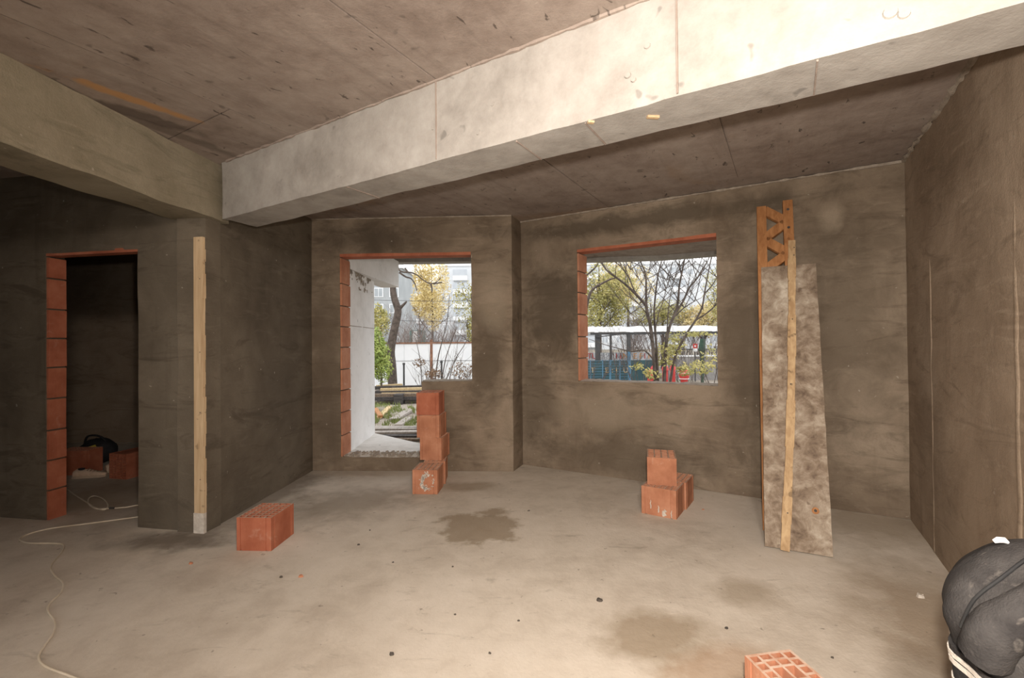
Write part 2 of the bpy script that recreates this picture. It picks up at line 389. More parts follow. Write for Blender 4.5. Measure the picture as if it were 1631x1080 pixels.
def wall_mesh(p0, p1, thick, z0, z1, holes=(), step=0.16, side=1):
    """wall whose room face runs p0 -> p1; thickness goes to the left of that run (side=1) ; holes are (s0,s1,za,zb)"""
    p0 = V((p0[0], p0[1], 0)); p1 = V((p1[0], p1[1], 0)); d = p1 - p0; L = d.length; d.normalize()
    n = V((-d.y, d.x, 0)) * side
    def cuts(vals, lo, hi):
        vs = sorted({round(x, 5) for x in vals if lo <= x <= hi} | {lo, hi}); out = []
        for a, b in zip(vs, vs[1:]):
            k = max(1, int(math.ceil((b - a) / step)))
            out += [a + (b - a) * i / k for i in range(k)]
        return out + [hi]
    ss = cuts([x for h in holes for x in h[:2]], 0, L); zs = cuts([x for h in holes for x in h[2:]], z0, z1)
    def inside(a, b): return any(h[0] - 1e-6 < a < h[1] + 1e-6 and h[2] - 1e-6 < b < h[3] + 1e-6 for h in holes)
    m = MB(); P = lambda a, b, t: p0 + d * a + V((0, 0, b)) + n * t
    solid = [[not inside((ss[i]+ss[i+1])/2, (zs[j]+zs[j+1])/2) for j in range(len(zs)-1)] for i in range(len(ss)-1)]
    kt = max(1, round(thick / step))
    for i in range(len(ss) - 1):
        for j in range(len(zs) - 1):
            if not solid[i][j]: continue
            a0, a1, b0, b1 = ss[i], ss[i+1], zs[j], zs[j+1]
            m.quad(P(a0,b0,0), P(a1,b0,0), P(a1,b1,0), P(a0,b1,0)); m.quad(P(a1,b0,thick), P(a0,b0,thick), P(a0,b1,thick), P(a1,b1,thick))
            for di, dj, (q0, q1) in ((-1,0,((a0,b0),(a0,b1))),(1,0,((a1,b0),(a1,b1))),(0,-1,((a0,b0),(a1,b0))),(0,1,((a0,b1),(a1,b1)))):
                ii, jj = i + di, j + dj
                if 0 <= ii < len(ss)-1 and 0 <= jj < len(zs)-1 and solid[ii][jj]: continue
                for k in range(kt):
                    t0, t1 = thick*k/kt, thick*(k+1)/kt
                    m.quad(P(*q0,t0), P(*q1,t0), P(*q1,t1), P(*q0,t1))
    return m
def rough_box(c0, X, Y, Z, lx, ly, lz, step=0.15):
    m = MB(); c0 = V(c0)
    nx, ny, nz_ = (max(1, int(round(l / step))) for l in (lx, ly, lz))
    A, B, C = X * lx, Y * ly, Z * lz
    m.grid_quad(c0, c0+A, c0+A+C, c0+C, nx, nz_); m.grid_quad(c0+B+A, c0+B, c0+B+C, c0+B+A+C, nx, nz_)
    m.grid_quad(c0+A, c0, c0+B, c0+A+B, nx, ny); m.grid_quad(c0+C, c0+C+A, c0+C+A+B, c0+C+B, nx, ny)
    m.grid_quad(c0+B, c0, c0+C, c0+B+C, ny, nz_); m.grid_quad(c0+A, c0+A+B, c0+A+B+C, c0+A+C, ny, nz_)
    return m

# ------------------------------------------------------------------ plan of the room (metres, camera above the origin)
CEIL = 2.80
A0 = V((-2.222, 5.134, 0)); A1 = V((0.004, 5.039, 0))
B0 = V((0.114, 5.32, 0)); B1 = V((3.078, 3.596, 0))
RDIR = V((-0.4998, -0.8662, 0)); R1 = B1 + RDIR * 7.6
CN = V((-2.305, 3.475, 0))                          # outer corner with the wooden batten
DDIR = V((-0.9845, 0.1755, 0)); D1 = CN + DDIR * 4.6   # wall with the doorway
adir = (A1 - A0).normalized(); bdir = (B1 - B0).normalized()
an = V((-adir.y, adir.x, 0)); bn = V((-bdir.y, bdir.x, 0))

# floor slab follows the walls
OUT = [(-7.4, 7.0), (-2.45, 7.0), (-2.45, 5.38), tuple((A1 + an * 0.25)[:2]), tuple((B0 + bn * 0.25)[:2]),
       tuple((B1 + bn * 0.25 + bdir * 0.25)[:2]), tuple((R1 + bdir * 0.25)[:2]), (R1.x - 5.6, R1.y + 3.0), (-7.4, 0.6)]
m = MB(); m.prism(OUT, -0.28, 0.0); struct(m.build('floor', 'floor'), 'dusty beige screed floor with damp stains')

# ceiling slab and the imprint of its formwork panels
m = MB(); m.prism(OUT, CEIL + 0.004, CEIL + 0.2)
ceil = struct(m.build('ceiling', 'ceil'), 'cast concrete ceiling marked by formwork panels')
E1 = V((0.859, -0.512, 0)); E2 = V((0.512, 0.859, 0))       # along and across the big beam
def SN(s, n, z): return E1 * s + E2 * n + V((0, 0, z))
rng = random.Random(4)
def inpoly(p, poly):
    c = False
    for k in range(len(poly)):
        a, b = poly[k], poly[k - 1]
        if (a[1] > p[1]) != (b[1] > p[1]) and p[0] < (b[0]-a[0])*(p[1]-a[1])/(b[1]-a[1]) + a[0]: c = not c
    return c
for i in range(-4, 4):
    for j in range(-2, 3):
        s0 = -1.58 + 1.235 * i; n0 = {-2: 1.49, -1: -0.2}.get(i, 1.9 - 0.62 * (i % 2)) + 2.47 * j
        g = 0.005; t_ = rng.uniform(0.002, 0.006)
        cs = [(s0 + g, n0 + g), (s0 + 1.235 - g, n0 + g), (s0 + 1.235 - g, n0 + 2.47 - g), (s0 + g, n0 + 2.47 - g)]
        poly = [tuple(SN(a, b, 0)[:2]) for a, b in cs]
        if not all(inpoly(p, OUT) for p in poly):
            # clip by a coarse walk: keep the panel only if most of it is above the room
            ctr = SN(s0 + 0.6, n0 + 1.2, 0)
            if not inpoly(ctr[:2], OUT): continue
        m = MB(); m.prism(poly, CEIL - t_, CEIL + 0.004); m.build('ceiling_panel', 'ceil', parent=ceil)

# the walls
tA = 0.25
def sA(u, v): return (PW(u, v, A0, A1) - A0).dot(adir)
def sB(u, v): return (PW(u, v, B0, B1) - B0).dot(bdir)
oa0, oa1, oam = sA(545, 560), sA(751, 500), sA(672, 640)
ob0, ob1 = sB(923, 505), sB(1142, 495)
TOPZ, SILL, STEP = 2.37, 0.985, 0.153
BR = 0.022                                          # depth of the bare brick faces in the reveals
wa = wall_mesh(A0 - adir * 0.25, A1, tA, 0, CEIL, [(oa0 + 0.25 - BR, oa1 + 0.25, SILL, TOPZ + 0.03), (oa0 + 0.25 - BR, oam + 0.25, STEP, TOPZ + 0.03)])
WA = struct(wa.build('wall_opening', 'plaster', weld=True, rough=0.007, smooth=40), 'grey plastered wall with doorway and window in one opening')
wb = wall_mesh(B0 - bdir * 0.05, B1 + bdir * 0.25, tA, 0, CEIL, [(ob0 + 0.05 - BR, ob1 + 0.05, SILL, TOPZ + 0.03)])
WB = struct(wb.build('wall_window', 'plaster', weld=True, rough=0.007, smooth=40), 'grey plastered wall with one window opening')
ret = wall_mesh(A1, B0, 0.25, 0, CEIL, side=1)
struct(ret.build('wall_return', 'plaster', weld=True, rough=0.005, smooth=40), 'narrow plastered return between the two window walls')
wr = wall_mesh(B1, R1, 0.25, 0, CEIL)
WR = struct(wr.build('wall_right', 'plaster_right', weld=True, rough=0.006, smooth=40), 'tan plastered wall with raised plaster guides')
# left pier: room face from the batten corner to wall A
wl = wall_mesh(CN, A0 - an * 0.0, 0.22, 0, CEIL)
WL = struct(wl.build('wall_left', 'plaster_shaded', weld=True, rough=0.006, smooth=40), 'shade-toned plastered side wall under the beam end')
# doorway wall
def sD(u, v): return (PW(u, v, CN, D1) - CN).dot(DDIR)
d0, d1 = sD(220, 620), sD(76.5, 620)
DT = 0.14; DTOP = 2.135
wd = wall_mesh(CN, D1, DT, 0, CEIL, [(d0, d1 + BR, 0, DTOP + 0.02)], side=-1)
WD = struct(wd.build('wall_doorway', 'plaster_shaded', weld=True, rough=0.006, smooth=40), 'shade-toned plastered wall with an unframed doorway')
# back room and the part of the room behind the camera
dn = V((DDIR.y, -DDIR.x, 0))                        # into the back room
bk = wall_mesh((-7.4, 6.75), (-2.45, 6.75), 0.2, 0, CEIL); struct(bk.build('wall_back_room', 'plaster_right', weld=True, smooth=40))
bk = wall_mesh((-2.47, 6.75), (-2.47, 5.2), 0.2, 0, CEIL); struct(bk.build('wall_back_room_side', 'plaster_shaded', weld=True, smooth=40))
bk = wall_mesh((-7.2, 0.8), (-7.2, 6.75), 0.2, 0, CEIL); struct(bk.build('wall_far_left', 'plaster_shaded', weld=True, smooth=40))
q0, q1 = V((R1.x - 5.5, R1.y + 2.95, 0)), V((-7.3, 0.7, 0))
bk = wall_mesh(R1 + V((0.05, -0.03, 0)), q0, 0.25, 0, CEIL, [(0.25, 3.45, 0.15, 2.5)]); struct(bk.build('wall_rear', 'plaster_right', weld=True, smooth=40))  # the opening is added to let light in from behind
bk = wall_mesh(q0, q1, 0.25, 0, CEIL); struct(bk.build('wall_rear_left', 'plaster_shaded', weld=True, smooth=40))

pw0 = V((-2.50, 1.75, 0)); pw1 = pw0 + V((-0.115, -0.993, 0)) * 3.6  # unseen partition added to keep the rear light off the left side
bk = wall_mesh(pw0, pw1, 0.2, 0, 2.36, side=-1); struct(bk.build('wall_light_blocker', 'plaster_shaded', weld=True, smooth=40))
# the bare bricks of the reveals, each a part of its wall
def reveal_bricks(parent, face0, out, into, za, zb, hs, depth, rng, mat='clay_red'):
    """face0: foot of the reveal at the room side; into: direction of the wall thickness; out: direction away from the opening"""
    z = za; k = 0
    while z < zb - 0.03:
        h = min(hs * rng.uniform(0.93, 1.05), zb - z)
        if zb - (z + h) < 0.06: h = zb - z
        m = MB(); j = rng.uniform(0, 0.006)
        c = face0 + out * ((BR + j) / 2) + into * (depth / 2) + V((0, 0, z + (h - 0.012) / 2))
        m.obox(c, into, out, V((0, 0, 1)), ((depth - 0.012) / 2, (BR - j) / 2, (h - 0.013) / 2))
        m.build('brick', mat, parent=parent, rough=0.002, rfreq=9)
        z += h; k += 1
rng = random.Random(11)
reveal_bricks(WA, A0 + adir * oa0, -adir, an, STEP, TOPZ, 0.245, tA, rng, 'clay')
reveal_bricks(WB, B0 + bdir * ob0, -bdir, bn, SILL, TOPZ, 0.245, tA, rng, 'clay')
reveal_bricks(WD, CN + DDIR * d1, DDIR, dn, 0.0, DTOP, 0.245, DT, rng)
# clay lintels
def lintel(parent, a, b, into, z, depth, mat='clay_red'):
    m = MB(); d = (b - a).normalized(); L = (b - a).length
    m.obox((a + b) / 2 + into * (depth * 0.30 + 0.002) + V((0, 0, z + 0.017)), d, into, V((0, 0, 1)), (L / 2, depth * 0.30, 0.017))
    m.build('lintel', mat, parent=parent)
    m = MB(); m.obox((a + b) / 2 + into * (depth * 0.80) + V((0, 0, z + 0.024)), d, into, V((0, 0, 1)), (L / 2, depth * 0.19, 0.008))
    m.build('lintel_soffit', 'ceil', parent=parent)
lintel(WA, A0 + adir * (oa0 - BR), A0 + adir * oa1, an, TOPZ, tA)
lintel(WB, B0 + bdir * (ob0 - BR), B0 + bdir * ob1, bn, TOPZ, tA)
lintel(WD, CN + DDIR * d0, CN + DDIR * (d1 + BR), dn, DTOP, DT)
# uneven mortar along the sills and the threshold
def rough_strip(parent, a, b, into, z, depth, name, mat='mortar', hmax=0.02, seed=1):
    m = MB(); rg = random.Random(seed); L = (b - a).length; n = max(6, int(L / 0.05)); d = (b - a).normalized(); k = 5
    for i in range(n):
        for j in range(k):
            p = lambda ii, jj: a + d * (L * ii / n) + into * (depth * jj / k) + V((0, 0, z + hmax * (0.45 + 0.55 * noise.noise(V((ii * 0.9 + seed, jj * 0.9, 3.1))) + (0 if 0 < jj < k else -0.6))))
            m.quad(p(i, j), p(i + 1, j), p(i + 1, j + 1), p(i, j + 1))
    m.build(name, mat, parent=parent, weld=True, smooth=60)
rough_strip(WA, A0 + adir * (oam + 0.005), A0 + adir * oa1, an, SILL, tA, 'sill_mortar', 'mortar_pale', 0.018, 2)
rough_strip(WB, B0 + bdir * ob0, B0 + bdir * ob1, bn, SILL, tA, 'sill_mortar', 'mortar_pale', 0.018, 3)
rough_strip(WA, A0 + adir * (oa0 - BR), A0 + adir * oam, an, STEP, tA, 'threshold_mortar', 'mortar_pale', 0.016, 4)
m = MB(); rg = random.Random(8)
for k in range(170):
    c = A0 + adir * rg.uniform(oa0, oam) + an * rg.uniform(0.01, 0.22) + V((0, 0, STEP + 0.010)); r = rg.uniform(0.005, 0.015)
    m.obox(c, V((1, 0, 0.2)).normalized(), V((0, 1, 0)), V((-0.2, 0, 1)).normalized(), (r, r * rg.uniform(.6, 1.2), r * 0.8))
o = m.build('threshold_grit', 'mortar', parent=WA); o['kind'] = 'stuff'

# plaster guides on the right wall
for (ut, vt, ub, vb, wd_) in ((1483, 370, 1488, 878, 0.022), (1608, 285, 1625, 870, 0.032)):
    top = PW(ut, vt, B1, R1); foot = PW(ub, vb, B1, R1); foot.z = 0.0; top.x, top.y = foot.x, foot.y
    m = MB(); n_ = 26; rr = V((-RDIR.y, RDIR.x, 0)) * -1
    for sgn in (0,):
        pts = [foot.lerp(top, k / n_) + bdir * (wd_ * .35) + RDIR * (0.012 * noise.noise(V((k * .5, ut, 0)))) for k in range(n_ + 1)]
        rad = [wd_ * (0.7 + 0.25 * noise.noise(V((k * .8, ut, 5)))) * (1 if k < n_ - 3 else max(0.1, (n_ - k) / 4)) for k in range(n_ + 1)]
        m.tube(pts, rad, 10)
    for q in m.v:
        dd = (q - foot).dot(bdir) - wd_ * .35; q -= bdir * (dd * 0.72 + wd_ * .30)
    m.build('plaster_guide', 'plaster_right', parent=WR, smooth=60)

# ------------------------------------------------------------------ beams
zb = 2.365
F0, F2 = V((-2.148, 3.491, 0)), V((1.482, 1.322, 0))
bx = (F2 - F0).normalized(); by = V((-bx.y, bx.x, 0))
st = F0 - bx * 0.02 + V((0, 0, zb)); Lb = 3.72
m = rough_box(st - bx * 0.05, bx, by, V((0, 0, 1)), 4.62, 0.275, CEIL - zb - 0.004, 0.07)
BEAM = m.build('trim_main_beam', 'beam', weld=True, rough=0.006, rfreq=5, smooth=40)
struct(BEAM, 'pale cast concrete beam crossing the ceiling')
l0, l1 = V((-2.412, 2.177, 0)), V((-2.275, 3.36, 0)); ldir = (l0 - l1).normalized(); lper = V((ldir.y, -ldir.x, 0)) * 1.0
if lper.x > 0: lper = -lper
m = rough_box(l1 + V((0, 0, zb)) - ldir * 0.30, ldir, lper, V((0, 0, 1)), 5.15, 0.32, CEIL - zb - 0.004, 0.09)
LB = m.build('trim_left_beam', 'beam_left', weld=True, rough=0.012, rfreq=4, smooth=40)
struct(LB, 'olive grey rendered beam above the doorway wall')
# formwork joint fins on the beam
rng = random.Random(3)
for s_ in (-1.585, -0.36, 0.87):
    base = None
    p = F0 + bx * ((s_ - F0.dot(E1)) / bx.dot(E1))
    m = MB(); m.obox(p - by * 0.001 + V((0, 0, (zb + CEIL) / 2)), bx, by, V((0, 0, 1)), (0.003, 0.006, (CEIL - zb) / 2 - 0.01)); m.build('joint_fin', 'ceil', parent=BEAM)
for s_ in (-2.3, -1.1, -0.75, 0.1):
    p = F0 + bx * ((s_ - F0.dot(E1)) / bx.dot(E1))
    m = MB(); m.obox(p + by * 0.137 + V((0, 0, zb - 0.001)), bx, by, V((0, 0, 1)), (0.003, 0.13, 0.005)); m.build('joint_fin', 'ceil', parent=BEAM)
for (u, v, r) in ((785, 166, .016), (762, 211, .020), (1000, 120, .020), (1009, 127, .016), (1031, 73, .020), (1418, 20, .030), (1440, 22, .025), (690, 205, .012)):
    p = PW(u, v, F0, F2); m = MB(); m.tube([p + by * .01, p - by * .006], [r * .8, r * .62], 12); m.build('tie_hole_plug', 'beam', parent=BEAM)
# splinters of formwork left in the soffit and rough laitance along the ceiling joint
for (u, v, L) in ((1040, 186, 0.026), (941, 194, 0.014)):
    p = PZ(u, v, zb - 0.004); m = MB(); m.obox(p, (bx + by * 0.8).normalized(), (by - bx * 0.8).normalized(), V((0, 0, 1)), (L, 0.008, 0.006)); m.build('wood_splinter', 'wood_cream', parent=BEAM)
def seam(parent, a, b, r, name, mat, seed):
    m = MB(); n_ = int((b - a).length / 0.04); rg = random.Random(seed)
    pts = [a.lerp(b, k / n_) + V((rg.uniform(-1, 1), rg.uniform(-1, 1), 0)) * r * 0.35 for k in range(n_ + 1)]
    m.tube(pts, [r * rg.uniform(0.35, 1.25) for _ in pts], 5); m.build(name, mat, parent=parent, smooth=60)
seam(BEAM, F0 + V((0, 0, CEIL - 0.006)) - by * 0.004, F0 + bx * 4.4 + V((0, 0, CEIL - 0.006)) - by * 0.004, 0.012, 'mortar_seam', 'ceil', 3)
seam(LB, V((CN.x, CN.y, CEIL - .006)) + V((0.006, 0.05, 0)), V((CN.x, CN.y, CEIL - .006)) + ldir * 3.2 + V((0.006, 0, 0)), 0.014, 'mortar_seam', 'mortar', 6)
seam(WB, B0 - bn * 0.004 + V((0, 0, CEIL - 0.008)), B1 - bn * 0.004 + V((0, 0, CEIL - 0.008)), 0.014, 'mortar_seam', 'mortar', 9)
seam(WA, A0 - an * 0.004 + V((0, 0, CEIL - 0.008)), A1 - an * 0.004 + V((0, 0, CEIL - 0.008)), 0.010, 'mortar_seam', 'mortar', 10)
seam(WR, B1 + V((-.01, 0, CEIL - 0.008)), B1 + RDIR * 1.6 + V((-.01, 0, CEIL - 0.008)), 0.018, 'mortar_seam', 'mortar', 12)

# wooden corner batten
top = V((CN.x, CN.y, 2.215))
m = MB(); n_ = 24; rg = random.Random(5); X = -DDIR; Yn = -dn
pl = PW(308, 378, CN, D1); wid = 0.082
for k in range(n_):
    z0, z1 = 2.215 * k / n_, 2.215 * (k + 1) / n_
    r0 = 0.0 + rg.uniform(-.006, .004)
    m.obox(CN + DDIR * (wid / 2 - 0.004 - r0 / 2) + Yn * 0.013 + V((0, 0, (z0 + z1) / 2)), X, Yn, V((0, 0, 1)), (wid / 2 + r0 / 2, 0.012, (z1 - z0) / 2))
bt = m.build('corner_batten', 'wood_cream', origin=V((CN.x, CN.y, 0)))
tag(bt, 'pale pine batten nailed upright on the outer corner of the pier', 'batten')
m = MB(); m.obox(CN + DDIR * (wid / 2 - 0.004) + Yn * 0.016 + V((0, 0, 0.075)), X, Yn, V((0, 0, 1)), (wid / 2 + 0.003, 0.013, 0.075))
part(m, 'cement_coat', 'mortar_pale', bt)['label'] = 'grey white cement on the foot of the batten'
for z in (0.4, 0.9, 1.35, 1.9):
    m = MB(); p = CN + DDIR * (wid * 0.3) + Yn * 0.025 + V((0, 0, z)); m.tube([p - Yn * 0.004, p + Yn * 0.002], 0.004, 6); part(m, 'nail', 'wood_dark', bt)

# ------------------------------------------------------------------ hollow clay blocks
def hole_pattern(w, d, kind):
    R = []
    if kind == 'large':       # narrow slots at the rims, large grip holes in the middle
        xs = [(0.011, 0.043), (0.054, 0.095), (0.105, 0.146), (0.157, 0.189)]; sx = w / 0.2
        for c, (a, b) in enumerate(xs):
            if c in (0, 3):
                n = int((d - 0.012) / 0.036)
                for k in range(n):
                    y0 = 0.010 + k * (d - 0.012) / n; R.append((a*sx, b*sx, y0, y0 + (d - 0.012) / n - 0.011))
            else:
                ys = [(0.010, 0.034), (0.045, 0.069), (0.080, 0.138)]
                ys += [(d - y1, d - y0) for y0, y1 in reversed(ys)]
                for y0, y1 in ys: R.append((a*sx, b*sx, y0, y1))
    else:
        nx, ny = kind; tw = 0.0105
        cw, ch = (w - tw) / nx, (d - tw) / ny
        for i in range(nx):
            for j in range(ny):
                R.append((tw + i*cw, (i+1)*cw, tw + j*ch, (j+1)*ch))
    return R
def block_mesh(w, d, h, kind, seed=0):
    R = hole_pattern(w, d, kind); m = MB(); tp = MB(); m.top = tp; rg = random.Random(seed)
    xs = sorted({0.0, w} | {round(a, 5) for r in R for a in r[:2]}); ys = sorted({0.0, d} | {round(a, 5) for r in R for a in r[2:]})
    hole = lambda x, y: any(r[0] < x < r[1] and r[2] < y < r[3] for r in R)
    nx, ny = len(xs) - 1, len(ys) - 1
    H = [[hole((xs[i]+xs[i+1])/2, (ys[j]+ys[j+1])/2) for j in range(ny)] for i in range(nx)]
    dep = h * 0.75
    for i in range(nx):
        for j in range(ny):
            x0, x1, y0, y1 = xs[i], xs[i+1], ys[j], ys[j+1]
            z = h - dep if H[i][j] else h
            (m if H[i][j] else tp).quad((x0,y0,z),(x1,y0,z),(x1,y1,z),(x0,y1,z))
            if H[i][j]:
                for di, dj, a, b in ((-1,0,(x0,y1),(x0,y0)),(1,0,(x1,y0),(x1,y1)),(0,-1,(x0,y0),(x1,y0)),(0,1,(x1,y1),(x0,y1))):
                    if not H[i+di][j+dj]: m.quad((*a,z),(*b,z),(*b,h),(*a,h))
    m.quad((0,d,0),(w,d,0),(w,0,0),(0,0,0))
    # sides with shallow key grooves
    def side(p, q):
        p, q = V(p), V(q); dv = (q - p); L = dv.length; dv.normalize(); inn = V((-dv.y, dv.x, 0)); cuts = [0, .10, .16, .84, .90, 1]
        for k in range(5):
            a, b = p + dv*L*cuts[k], p + dv*L*cuts[k+1]; g = inn * (0.006 if k in (1, 3) else 0); U = V((0, 0, h))
            m.quad(a+g, b+g, b+g+U, a+g+U)
            if k in (1, 3):
                m.quad(a, a+g, a+g+U, a+U); m.quad(b+g, b, b+U, b+g+U)
    side((0,0,0),(w,0,0)); side((w,0,0),(w,d,0)); side((w,d,0),(0,d,0)); side((0,d,0),(0,0,0))
    return m
def block(fl, fr, depth, h, z, label, kind=(5, 8), group=None, mat='clay', lie=False, seed=1):
    """clay block from the two front foot corners (world), depth away from the camera"""
    X = V((fr - fl).xy).to_3d(); w_ = X.length; a = math.atan2(X.y, X.x)
    o = thing('hollow_clay_block', label, 'brick', (fl.x, fl.y, z), group, a)
    if lie:
        m = block_mesh(w_, h, depth, kind, seed)      # hole face turned to the front
        for q in (m, m.top):
            q.v = [V((p.x, depth - p.z, p.y)) for p in q.v]
            q.f = [tuple(reversed(f)) for f in q.f]
    else: m = block_mesh(w_, depth, h, kind, seed)
    b = m.build('body', mat, parent=o, origin=(0, 0, 0), weld=True)
    m.top.build('web_top', mat if lie else 'clay_dust', parent=o, origin=(0, 0, 0))
    ORG[o.name] = (0, 0, 0)
    return o
HB = 0.225
g = None
b1 = block(PZ(377, 877), PZ(432, 878), 0.29, HB, 0, 'orange hollow clay block alone on the floor beside the dark pier wall', (5, 7), 'loose clay blocks', 'clay_red')
bs = block(PZ(657, 787), PZ(697, 787.5), 0.26, HB, 0, 'clay block with a white mortar ring, on the floor before the stack', (5, 7), 'loose clay blocks')
mm = MB(); rg = random.Random(2)
for k in range(150):          # smeared ring: thick on one side, broken on the other
    a = rg.uniform(0, 6.283); thick = 0.55 + 0.45 * math.cos(a - 2.9)
    if rg.random() > 0.25 + thick * 0.8: continue
    r = 0.062 + rg.gauss(0, 0.004 + 0.010 * thick); c = V((0.145 + r * 0.85 * math.cos(a), -0.002, 0.115 + r * 1.15 * math.sin(a)))
    n_, sz = 7, rg.uniform(0.005, 0.013) * (0.6 + 0.6 * thick); ring = [c + V((sz * rg.uniform(.5, 1.2) * math.cos(6.283 * q / n_), 0.0, sz * rg.uniform(.5, 1.2) * math.sin(6.283 * q / n_))) for q in range(n_)]
    b0 = len(mm.v); mm.v += [p + V((0, .003, 0)) for p in ring] + [c + (p - c) * .8 - V((0, .002, 0)) for p in ring]
    for q in range(n_): mm.f.append((b0 + q, b0 + (q + 1) % n_, b0 + n_ + (q + 1) % n_, b0 + n_ + q))
    mm.f.append(tuple(b0 + n_ + q for q in range(n_)))
mm.build('mortar_ring', 'mortar_pale', parent=bs, origin=(0, 0, 0))['label'] = 'white ring of dried mortar'
block(PZ(675, 772), PZ(709.5, 771), 0.30, HB, 0, 'lowest clay block of the stack by the doorway step', (5, 8), 'stack of clay blocks')
block(PZ(669, 732.5, HB), PZ(703.5, 733.5, HB), 0.29, HB, HB, 'second lowest clay block of the stack by the doorway step', (5, 8), 'stack of clay blocks')
block(PZ(664, 697, 2*HB), PZ(700, 697.5, 2*HB), 0.28, HB, 2*HB, 'second highest clay block of the stack by the doorway step', (5, 8), 'stack of clay blocks')
block(PZ(663.5, 661, 3*HB), PZ(699, 661, 3*HB), 0.28, HB, 3*HB, 'topmost clay block of the stack by the doorway step', (5, 8), 'stack of clay blocks', 'clay_red')
fa, fb = PZ(1022, 817), PZ(1077.5, 828)
block(fa, fb, 0.25, HB, 0, 'mortar streaked clay block carrying another one, below the window', (6, 7), 'clay blocks below the window')
bdv = V((-(fb - fa).y, (fb - fa).x, 0)).normalized()
block(fa + bdv * 0.265 + (fb - fa) * 0.06, fb + bdv * 0.265 + (fb - fa) * 0.05, 0.27, HB, 0, 'clay block standing behind the mortar streaked one below the window', (6, 7), 'clay blocks below the window')
block(PZ(1031, 771.5, HB), PZ(1078, 775, HB), 0.30, HB, HB, 'clay block set on top of two others below the window', (4, 5), 'clay blocks below the window')
for (u, v, hgt, wd_) in ((1050, 812, .07, .012), (1058, 822, .06, .022), (1068, 822, .08, .008)):
    pass
bl, br = PZ(1186, 1044, HB), PZ(1258, 1034, HB); dv = V(((br - bl).y, -(br - bl).x, 0)).normalized() * 0.29
block(bl + dv, br + dv, 0.29, HB, 0, 'clay block with two large central holes, alone in mid floor', 'large', 'loose clay blocks')
block(PZ(174, 762), PZ(201, 764), 0.30, 0.265, 0, 'red clay block lying with its holes outward, beyond the doorway', (5, 9), 'clay blocks beyond the doorway', 'clay_red', lie=True)
block(PZ(88, 757.5), PZ(138, 757), 0.20, 0.265, 0, 'red clay block with plain face before the black bag, beyond the doorway', (5, 6), 'clay blocks beyond the doorway', 'clay_red')

# mortar splashes on the block below the window
ang = math.atan2((fb - fa).y, (fb - fa).x)
for o in [o for o in COL.objects if o.get('label', '').startswith('mortar streaked')]:
    rg = random.Random(3); Lw = (fb - fa).length
    for (fx, z0, hh, ww) in ((0.50, 0.03, 0.055, 0.008), (0.66, 0.012, 0.05, 0.020), (0.86, 0.005, 0.06, 0.006), (0.27, 0.05, 0.07, 0.006)):
        m = MB(); pts = [V((Lw*fx + ww*0.7*rg.uniform(-1, 1), -0.001, z0 + hh*k/5)) for k in range(6)]
        m.tube(pts, [ww*(1 - abs(k/5 - 0.35))*0.8 for k in range(6)], 6)
        for p in m.v: p.y = -0.001 + (p.y + 0.001) * 0.25
        m.build('mortar_splash', 'mortar_pale', parent=o, origin=(0, 0, 0))

# ------------------------------------------------------------------ things leaning on the window wall
ln = V((-bn.x, -bn.y, 0))
# cement stained formwork board
bl0, br0 = PZ(1218, 872.5), PZ(1327.5, 890.5)
tl = PW(1212.5, 428, B0 - bn * 0.25, B1 - bn * 0.25) 
tr = tl + (br0 - bl0) * 1.0
o = thing('formwork_board', 'wide cement stained formwork board leaning on the window wall', 'board', tuple(bl0))
ax = (br0 - bl0).normalized(); ay = (tl - bl0); ay = (ay - ax * ay.dot(ax) * 0.0); Ly = ay.length; ay = ay.normalized()
az = ax.cross(ay).normalized()                       # toward the room (front)
if az.y > 0: az = -az
m = MB(); nU, nW = 5, 26; Wd = (br0 - bl0).length; th = 0.027; rg = random.Random(1)
def BP(i, j, t): 
    e = 0.0035 * noise.noise(V((i * 3.1, j * 1.3, t * 50)))
    return bl0 + ax * (Wd * i / nU + (e if i in (0, nU) else 0)) + ay * (Ly * j / nW + (e if j in (0, nW) else 0)) - az * t
for i in range(nU):
    for j in range(nW):
        m.quad(BP(i,j,0), BP(i+1,j,0), BP(i+1,j+1,0), BP(i,j+1,0)); m.quad(BP(i+1,j,th), BP(i,j,th), BP(i,j+1,th), BP(i+1,j+1,th))
for j in range(nW):
    m.quad(BP(0,j,th), BP(0,j,0), BP(0,j+1,0), BP(0,j+1,th)); m.quad(BP(nU,j,0), BP(nU,j,th), BP(nU,j+1,th), BP(nU,j+1,0))
for i in range(nU):
    m.quad(BP(i,0,th), BP(i+1,0,th), BP(i+1,0,0), BP(i,0,0)); m.quad(BP(i,nW,0), BP(i+1,nW,0), BP(i+1,nW,th), BP(i,nW,th))
part(m, 'panel', 'shutter', o, weld=True)
c = bl0 + ax * (Wd * 0.78) + ay * 0.27 + az * 0.001
m = MB(); m.tube([c - az * 0.004, c + az * 0.003], 0.022, 14); part(m, 'plug_ring', 'wood_orange', o)['label'] = 'round brown plug'
m = MB(); m.tube([c, c + az * 0.0045], 0.009, 10); part(m, 'plug_hole', 'wood_dark', o)
# narrow batten in front of the board
bb = PZ(1250.5, 884.5); bt_ = PW(1262, 386, B0, B1) - bn * 0.05
o2 = thing('pine_batten', 'narrow pale pine batten leaning against the formwork board', 'batten', tuple(bb))
